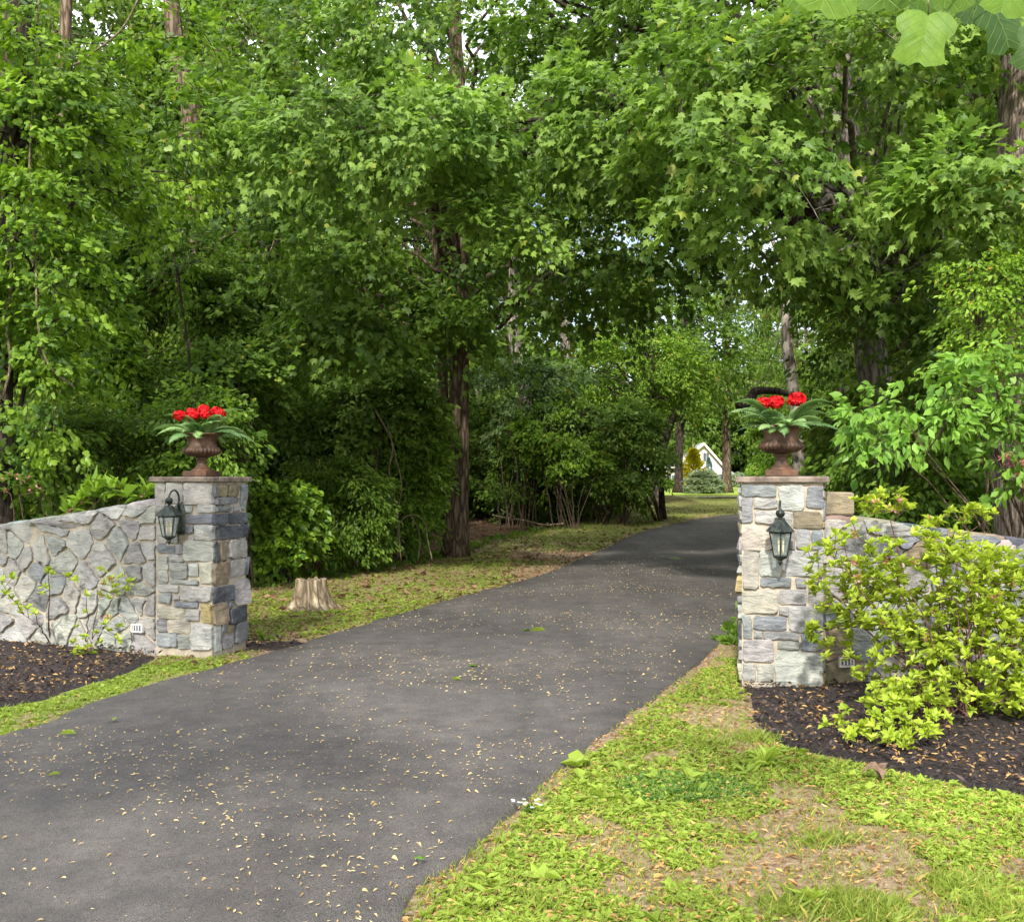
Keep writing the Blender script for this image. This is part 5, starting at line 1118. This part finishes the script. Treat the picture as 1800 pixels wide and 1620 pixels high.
# ---- the woods behind: a few prototypes, each copied as its own tree
protos = []
for i, (mt, bk, H, rx) in enumerate((('far', 'barkd', 17, 4.2), ('small', 'bark', 15, 3.8), ('far', 'barkg', 19, 4.6), ('yellowg', 'barkd', 12, 3.6))):
    e = [(0, 0, H*.68, rx, rx, H*.30, 400), (rx*.4, -rx*.3, H*.38, rx*.75, rx*.7, H*.14, 110), (-rx*.5, rx*.1, H*.42, rx*.6, rx*.6, H*.14, 90)]
    t_ = tree("forest_tree", "x", [(0, 0, -.3), (.1, 0, H*.3), (-.1, .1, H*.6), (.1, 0, H*.95)], .22, .08, e, OVAL, mt, .23, 38, 110+i, bark=bk, gap=-.08, gs=.7, r=.75, twig=.012, group="g")
    protos.append(t_)
sp = []
for i, mt in enumerate(('small', 'shrubd', 'far')):
    sp.append(bush("forest_shrub", "x", (0, 0, 0), [(0, 0, 1.6, 1.9, 1.5, 1.6, 210), (.8, -.3, 2.6, 1.2, 1.0, 1.0, 80)], OVAL, mt, .15, 40, 120+i, r=.5, stems=9, sr=.03))
rg = np.random.default_rng(9); used = set(); cnt = 0
def clearpx(x, y, r_):
    """keep the driveway and the view down to the cottage open"""
    if on_drive(np.array([x]), np.array([y]), r_)[0]: return False
    px = 900+x/y*F
    return not (1150-r_*F/y*.7 < px < 1330+r_*F/y*.5 and y < 99)
spots = []
for (x0, x1, y0, y1, n_, dmin) in ((-22, -4, 24, 34, 10, 3.0), (-34, 0, 34, 50, 12, 3.8), (9, 24, 18, 32, 12, 3.0), (14, 40, 33, 52, 12, 3.8), (-50, 60, 102, 125, 26, 4), (-45, -2, 52, 80, 10, 5), (20, 60, 60, 95, 14, 4.5)):
    k = 0; tries = 0
    while k < n_ and tries < 400:
        tries += 1; x, y = rg.uniform(x0, x1), rg.uniform(y0, y1)
        if 190 < 900+x/y*F < 320 and y < 60 or abs(x)/y > .72 or not clearpx(x, y, 1.0) or any((x-a)**2+(y-b_)**2 < dmin*dmin for a, b_ in spots): continue
        spots.append((x, y)); k += 1
def where(x, y):
    side = "left" if x < -3 else ("right" if x > 5 else "middle")
    return f"one of the many leafy trees {'far behind the cottage' if y > 100 else 'deep in the woods'}, {side} part of the view"
for i, (x, y) in enumerate(spots):
    p = protos[int(rg.integers(4)) if y > 30 else int(rg.integers(3))]; lb = where(x, y); gr = lb.replace("one of the many ", "")
    if p.name not in used: used.add(p.name); p.location = (x, y, terr(0, y)); p["label"] = lb; p["group"] = gr; p.rotation_euler.z = rg.uniform(0, 6); continue
    copy_thing(p, (x, y, terr(0, y)), rg.uniform(0, 6.28), rg.uniform(.85, 1.2), lb, gr)
spots = []
for (x0, x1, y0, y1, n_) in ((-14, -4.5, 16.5, 24, 12), (-22, -3, 24, 36, 22), (-3, 3, 33, 44, 9), (7, 15, 15, 26, 12), (9, 22, 24, 36, 12), (-35, 4, 40, 60, 22), (13, 48, 42, 62, 20), (-10, 62, 103, 118, 34)):
    k = tries = 0
    while k < n_ and tries < 400:
        tries += 1; x, y = rg.uniform(x0, x1), rg.uniform(y0, y1)
        if abs(x)/y > .62 or not clearpx(x, y, 1.8) or y < wood_y(x)+1.6 and x < edge_x(LEa, np.array([y]))[0] or any((x-a)**2+(y-b_)**2 < 1.8 for a, b_ in spots): continue
        spots.append((x, y)); k += 1
for i, (x, y) in enumerate(spots):
    p = sp[int(rg.integers(3))]; side = "left" if x < -3 else ("right" if x > 5 else "middle"); lb = f"one of the woodland shrubs under the trees in the {side} part of the view"; gr = f"woodland shrubs in the {side} part"
    if p.name not in used: used.add(p.name); p.location = (x, y, terr(0, y)); p["label"] = lb; p["group"] = gr; continue
    copy_thing(p, (x, y, terr(0, y)), rg.uniform(0, 6.28), rg.uniform(.75, 1.35)*(2.6 if y > 100 else 1), lb, gr)

# ------------------------------------------------------------------ ground cover
rg = np.random.default_rng(15)
def zof(x, y): return terrv(x, y)+np.where((np.abs(x) < 13) & (y < 25), .012*n2(x, y, 5.1), 0)*np.where(on_drive(x, y, .35), 0, 1)
def scatter(n_, x0, x1, y0, y1, f):
    y = y0*(y1/y0)**rg.random(n_); x = rg.uniform(x0, x1, n_)
    k = f(x, y); return x[k], y[k]
def beds(x, y): return inpoly(BED_L, x, y) | inpoly(BED_R, x, y) | inpoly(BED_S, x, y)
def solid(x, y):
    o = np.zeros(x.shape, bool)
    for C0, e1, e2, Wd in ((LC, Le1, Le2, WL), (RC, Re1, Re2, .575)):
        u = (x-C0.x)*e1.x+(y-C0.y)*e1.y; v = (x-C0.x)*e2.x+(y-C0.y)*e2.y; o |= (u > -.03) & (u < Wd+.03) & (v > -.03) & (v < Wd+.03)
    return o
def free(x, y): return ~on_drive(x, y, -.02) & ~beds(x, y) & ~solid(x, y)
# broad leaved weeds
def rosettes(name, label, cx, cy, nl, size, mat, leafT, up=.6, spread=.02):
    n_ = len(cx); a = rg.uniform(0, 2*PI, (n_, nl)); e = rg.uniform(.05, up, (n_, nl)); P = np.stack([np.repeat(cx[:, None], nl, 1), np.repeat(cy[:, None], nl, 1), np.repeat(zof(cx, cy)[:, None], nl, 1)+.004], -1)
    P[..., :2] += rg.normal(0, spread, (n_, nl, 2)); T = np.stack([np.cos(a)*np.cos(e), np.sin(a)*np.cos(e), np.sin(e)], -1); Nn = np.stack([-np.cos(a)*np.sin(e), -np.sin(a)*np.sin(e), np.cos(e)], -1)+rg.normal(0, .15, (n_, nl, 3))
    S = (size*rg.uniform(.5, 1.35, (n_, 1)))*rg.uniform(.7, 1.15, (n_, nl)); t = .5+rg.normal(0, .13, (n_, 1))+rg.normal(0, .1, (n_, nl)); t = np.minimum(t, np.where(rg.random((n_, nl)) < .04, 1, .93))
    return tag(leaves(name, P.reshape(-1, 3), T.reshape(-1, 3), Nn.reshape(-1, 3), S.ravel(), leafT, M[mat], t.ravel()), label, "ground cover", kind="stuff")
def wf(thr, fr=1.0):
    def f(x, y):
        g, li = zones(x, y); g = g+.10*np.sin(x*9+2*np.sin(y*7))*np.sin(y*8+x*3)
        return free(x, y) & (g > thr) & (li < .4) & (rg.random(x.shape) < fr)
    return f
fgx = lambda f: (lambda x, y: f(x, y) & (x > edge_x(REa, y)-.02) & (x < .56*y+.4))
x, y = scatter(44000, -.8, 5, 3.3, 9.2, fgx(wf(.42, .8)))
rosettes("weeds", "yellow green broad leaved weeds covering the verge right of the driveway", x, y, 5, .034, 'weed', OVAL)
x, y = scatter(2600, -.8, 5, 3.3, 7.2, fgx(wf(.5, .5)))
rosettes("plantain_weeds", "larger plantain leaves among the weeds along the near edge of the driveway", x, y, 6, .062, 'weed', OVAL, .7, .008)
c = gp(1205, 1385); a = rg.uniform(0, 2*PI, 1500); r_ = np.sqrt(rg.random(1500))
rosettes("clover_patch", "dark green clover patch on the verge right of the driveway", c.x+r_*np.cos(a)*.33, c.y+r_*np.sin(a)*.26, 4, .026, 'weedd', OVAL, 1.0)
def blades(name, label, x, y, size, mat='grass', lean=.5):
    n_ = len(x); a = rg.uniform(0, 2*PI, n_); T = np.stack([np.cos(a)*lean*rg.random(n_), np.sin(a)*lean*rg.random(n_), np.ones(n_)], 1); Nn = np.stack([np.cos(a), np.sin(a), a*0], 1)+rg.normal(0, .2, (n_, 3))
    P = np.stack([x, y, zof(x, y)-.004], 1); t = .45+rg.normal(0, .2, n_); t = np.where(rg.random(n_) < .06, 1, np.minimum(t, .93))
    return tag(leaves(name, P, T, Nn, size*rg.uniform(.5, 1.3, n_), BLADE, M[mat], t), label, "grass", kind="stuff")
x, y = scatter(90000, -.8, 5, 3.3, 9.5, fgx(wf(.24, .75))); blades("grass", "short grass between the weeds right of the driveway", x, y, .042)
# tufts of longer grass near the lower right
tx, ty = [], []
for px, py, k in ((1530, 1605, 1700), (1330, 1300, 500), (1250, 1310, 300), (1690, 1560, 700), (1400, 1600, 600), (1500, 1590, 1200), (1450, 1480, 300), (950, 1590, 150), (1760, 1605, 500)):
    c = gp(px, py); tx.append(c.x+rg.normal(0, .07, k)); ty.append(c.y+rg.normal(0, .05, k))
blades("grass_tufts", "fine longer grass tufts near the bottom of the right verge", np.concatenate(tx), np.concatenate(ty), .062, 'grass', 1.1)
lf = lambda thr, fr: (lambda x, y: wf(thr, fr)(x, y) & (x < edge_x(LEa, y)+.02))
x, y = scatter(150000, -9, 0, 4.6, 24, lf(.36, .9)); blades("grass", "mossy short grass on the verge left of the driveway", x, y, .040)
x, y = scatter(26000, -8, 0, 5, 14, lf(.42, .7)); rosettes("weeds", "small leaved weeds in the grass left of the driveway", x, y, 4, .036, 'weed', OVAL)
x, y = scatter(14000, -8, 0, 10, 22, lambda x, y: free(x, y) & (x < edge_x(LEa, y)) & (y < wood_y(x)+1.2) & (rg.random(x.shape) < .25)); rosettes("weeds", "low weeds along the edge of the woods", x, y, 4, .05, 'weed', OVAL)
x, y = scatter(30000, 0, 12, 24, 50, lambda x, y: free(x, y) & (zones(x, y)[1] < .5)); blades("grass", "rough grass by the far bend of the driveway", x, y, .09)
x, y = scatter(5000, -6, 6, 14, 30, lambda x, y: free(x, y) & (x < edge_x(LEa, y)) & (np.abs(y-wood_y(x)-.6) < 1.2)); rosettes("undergrowth", "leafy undergrowth at the foot of the woods left of the driveway", x, y, 6, .10, 'small', OVAL, 1.1, .06)
x, y = scatter(2600, 2, 8, 9, 16, lambda x, y: free(x, y)); rosettes("undergrowth", "leafy undergrowth in the shade behind the right wall", x, y, 6, .11, 'shrubd', OVAL, 1.1, .06)
# fallen bits: drive, beds, verges, woods
def litter(name, label, x, y, z, size, mat, tilt=.25, lf=SLIM):
    n_ = len(x); a = rg.uniform(0, 2*PI, n_); T = np.stack([np.cos(a), np.sin(a), rg.normal(0, tilt*.5, n_)], 1); Nn = np.array([0, 0, 1])+rg.normal(0, tilt, (n_, 3))
    return tag(leaves(name, np.stack([x, y, z], 1), T, Nn, size*rg.uniform(.4, 1.4, n_), lf, M[mat], rg.random(n_)), label, "leaf litter", kind="stuff")
x, y = scatter(85000, -6, 9, 3.0, 30, lambda x, y: on_drive(x, y, -.05) & (rg.random(x.shape) < np.clip(.30+.9*pn(np.stack([x, y, x*0], 1), 1.3, 3), .06, 1)*np.clip(1.3-y*.03, .3, 1)))
xl, xr = edge_x(LEa, y), edge_x(REa, y); tt = (x-xl)/(xr-xl)
litter("fallen_leaves", "small tan leaf bits scattered over the driveway", x, y, terrv(x, y)+.034+.02*(1-(2*tt-1)**2), .020, 'bits', .12)
x, y = scatter(60000, -8, 5.5, 4.5, 10.5, lambda x, y: inpoly(BED_L, x, y) | inpoly(BED_R, x, y) | inpoly(BED_S, x, y)); k = rg.random(len(x))
litter("fallen_leaves", "tan fallen leaves on the dark mulch beds", x[k < .3], y[k < .3], .052+rg.random((k < .3).sum())*.02, .034, 'litter', .4)
n_ = (k >= .3).sum()
mm_ = leaf_mat("mulch shreds", (.010, .008, .007), (.075, .055, .05), (.5, .5, .5), .8, .02); M['mshred'] = mm_
litter("mulch_chips", "dark shredded bark chips of the mulch beds", x[k >= .3], y[k >= .3], .04+rg.random(n_)*.03, .040, 'mshred', .6, BLADE if False else SLIM)
x, y = scatter(26000, -.8, 5, 3.3, 9.5, fgx(lambda x, y: free(x, y))); litter("fallen_leaves", "dry leaf bits among the weeds right of the driveway", x, y, zof(x, y)+.012, .030, 'litter', .3)
x, y = scatter(34000, -9, 3, 8.5, 26, lambda x, y: free(x, y) & (x < edge_x(LEa, y))); litter("fallen_leaves", "brown leaf litter on the verge and woodland edge left of the driveway", x, y, zof(x, y)+.012, .055, 'litterd', .35)
x, y = scatter(9000, -12, 10, 12, 40, lambda x, y: free(x, y)); litter("fallen_leaves", "old brown leaves covering the ground inside the woods", x, y, zof(x, y)+.015, .10, 'litterd', .4, OVAL)
x, y = scatter(9000, -6, 9, 5, 36, lambda x, y: (((x-edge_x(LEa, y)) < .06) & ((x-edge_x(LEa, y)) > -.35)) & (y < 33)); litter("fallen_leaves", "tan bits gathered along the left edge of the driveway", x, y, zof(x, y)+.03, .03, 'litter', .3)
# single green leaves lying on the drive
def lone(px, py, sc, mat, lf, rz, label, cat="leaf", name="fallen_green_leaf", up=0):
    p = gp(px, py); b = np.array([[0, -sc/2, 0.]]); o = leaves(name, b, np.array([[0, 1, .04]]), np.array([[.1, 0, 1.]]), np.array([sc]), lf, M[mat], np.array([.7])); o.location = (p.x, p.y, p.z+.055+up); o.rotation_euler = (.1, .05, rz)
    return tag(o, label, cat, "green leaves fallen on the driveway")
lone(1186, 986, .30, 'weedd', MAPLE, .8, "largest green leaf on the driveway, far up beside the right pillar"); lone(945, 1116, .16, 'weed', OVAL, 1.4, "curled green leaf in the middle of the driveway left of the right pillar")
lone(925, 1117, .09, 'weedd', OVAL, 1.9, "small dark leaf just left of the curled green leaf on the driveway"); lone(828, 1181, .10, 'weedd', MAPLE, 2.4, "small lobed green leaf right of the drive centre, level with the left pillar foot")
lone(802, 1205, .075, 'weed', OVAL, 1.3, "pale green leaf lying just below the lobed leaf on the driveway"); lone(737, 1530, .055, 'weedd', LOBED, 1.2, "green leaf at the bottom of the driveway near the weeds")
lone(200, 1278, .07, 'weed', ROUND, .3, "round pale green leaf on the left side of the driveway"); lone(120, 1303, .10, 'weed', SLIM, 1.5, "slim green leaf near the left edge of the driveway"); lone(95, 1378, .06, 'weed', SLIM, 1.8, "thin green leaf at the far left of the driveway")
# a few single plants on the verge
def plant(name, label, px, py, nl, size, lf, mat, up, seed, cat="plant"):
    rg = np.random.default_rng(seed); p = gp(px, py); root = empty(name, p); tag(root, label, cat)
    a = np.arange(nl)*2.4+rg.normal(0, .3, nl); e = rg.uniform(.2, up, nl); T = np.stack([np.cos(a)*np.cos(e), np.sin(a)*np.cos(e), np.sin(e)], 1); Nn = np.stack([-np.cos(a)*np.sin(e), -np.sin(a)*np.sin(e), np.cos(e)], 1)
    leaves("foliage", np.zeros((nl, 3))+[0, 0, .01], T, Nn, size*rg.uniform(.7, 1.1, nl), lf, M[mat], .5+rg.normal(0, .2, nl), root); return root
plant("broad_leaf_weed", "broad leaved weed at the driveway edge below the right pillar", 1012, 1350, 9, .10, ROUND, 'weed', .9, 3); plant("broad_leaf_weed", "spiky light green weed on the bare soil between the clover and the mulch", 1345, 1345, 16, .12, SLIM, 'weed', 1.2, 4)
plant("broad_leaf_weed", "light spiky weed at the bottom of the right verge", 1425, 1592, 18, .09, SLIM, 'weed', 1.2, 5); plant("broad_leaf_weed", "dark round leaved seedling on the mulch scrap behind the left pillar", 464, 1128, 7, .10, ROUND, 'shrubd', 1.2, 6)
d = plant("daisy_clump", "small clump of white flowers at the driveway edge", 930, 1432, 14, .06, SLIM, 'weedd', 1.3, 7)
q = rg.normal(0, 1, (26, 3))*[.035, .03, .008]+[0, 0, .06]; 
for i in range(14):
    an = np.arange(6)*PI/3; leaves('blossom', np.repeat(q[i:i+1], 6, 0), np.stack([np.cos(an), np.sin(an), an*0+.2], 1), np.zeros((6, 3))+[0, 0, 1], np.full(6, .010), ROUND, M['white'], rg.random(6), d)
# curled brown leaf at the mulch edge
root = empty("dead_leaf", gp(1550, 1378)); tag(root, "large curled brown leaf lying where the mulch meets the right verge", "leaf"); mb = MB()
for i in range(5):
    a = i*1.1; V = []; 
    for k in range(7):
        t = k/6; r_ = .11*t; cc = .022*math.sin(t*PI); V += [(r_*math.cos(a)-cc*math.sin(a), r_*math.sin(a)+cc*math.cos(a), .02+.07*math.sin(t*2.6)), (r_*math.cos(a)+cc*math.sin(a), r_*math.sin(a)-cc*math.cos(a), .03+.05*math.sin(t*3)+.02)]
    mb.add(V, [(2*k, 2*k+1, 2*k+3, 2*k+2) for k in range(6)])
mb.build("blade", M['litterb'] if 'litterb' in M else simple("brown leaf", (.08, .05, .03), (.20, .13, .08), 20, .6), root)
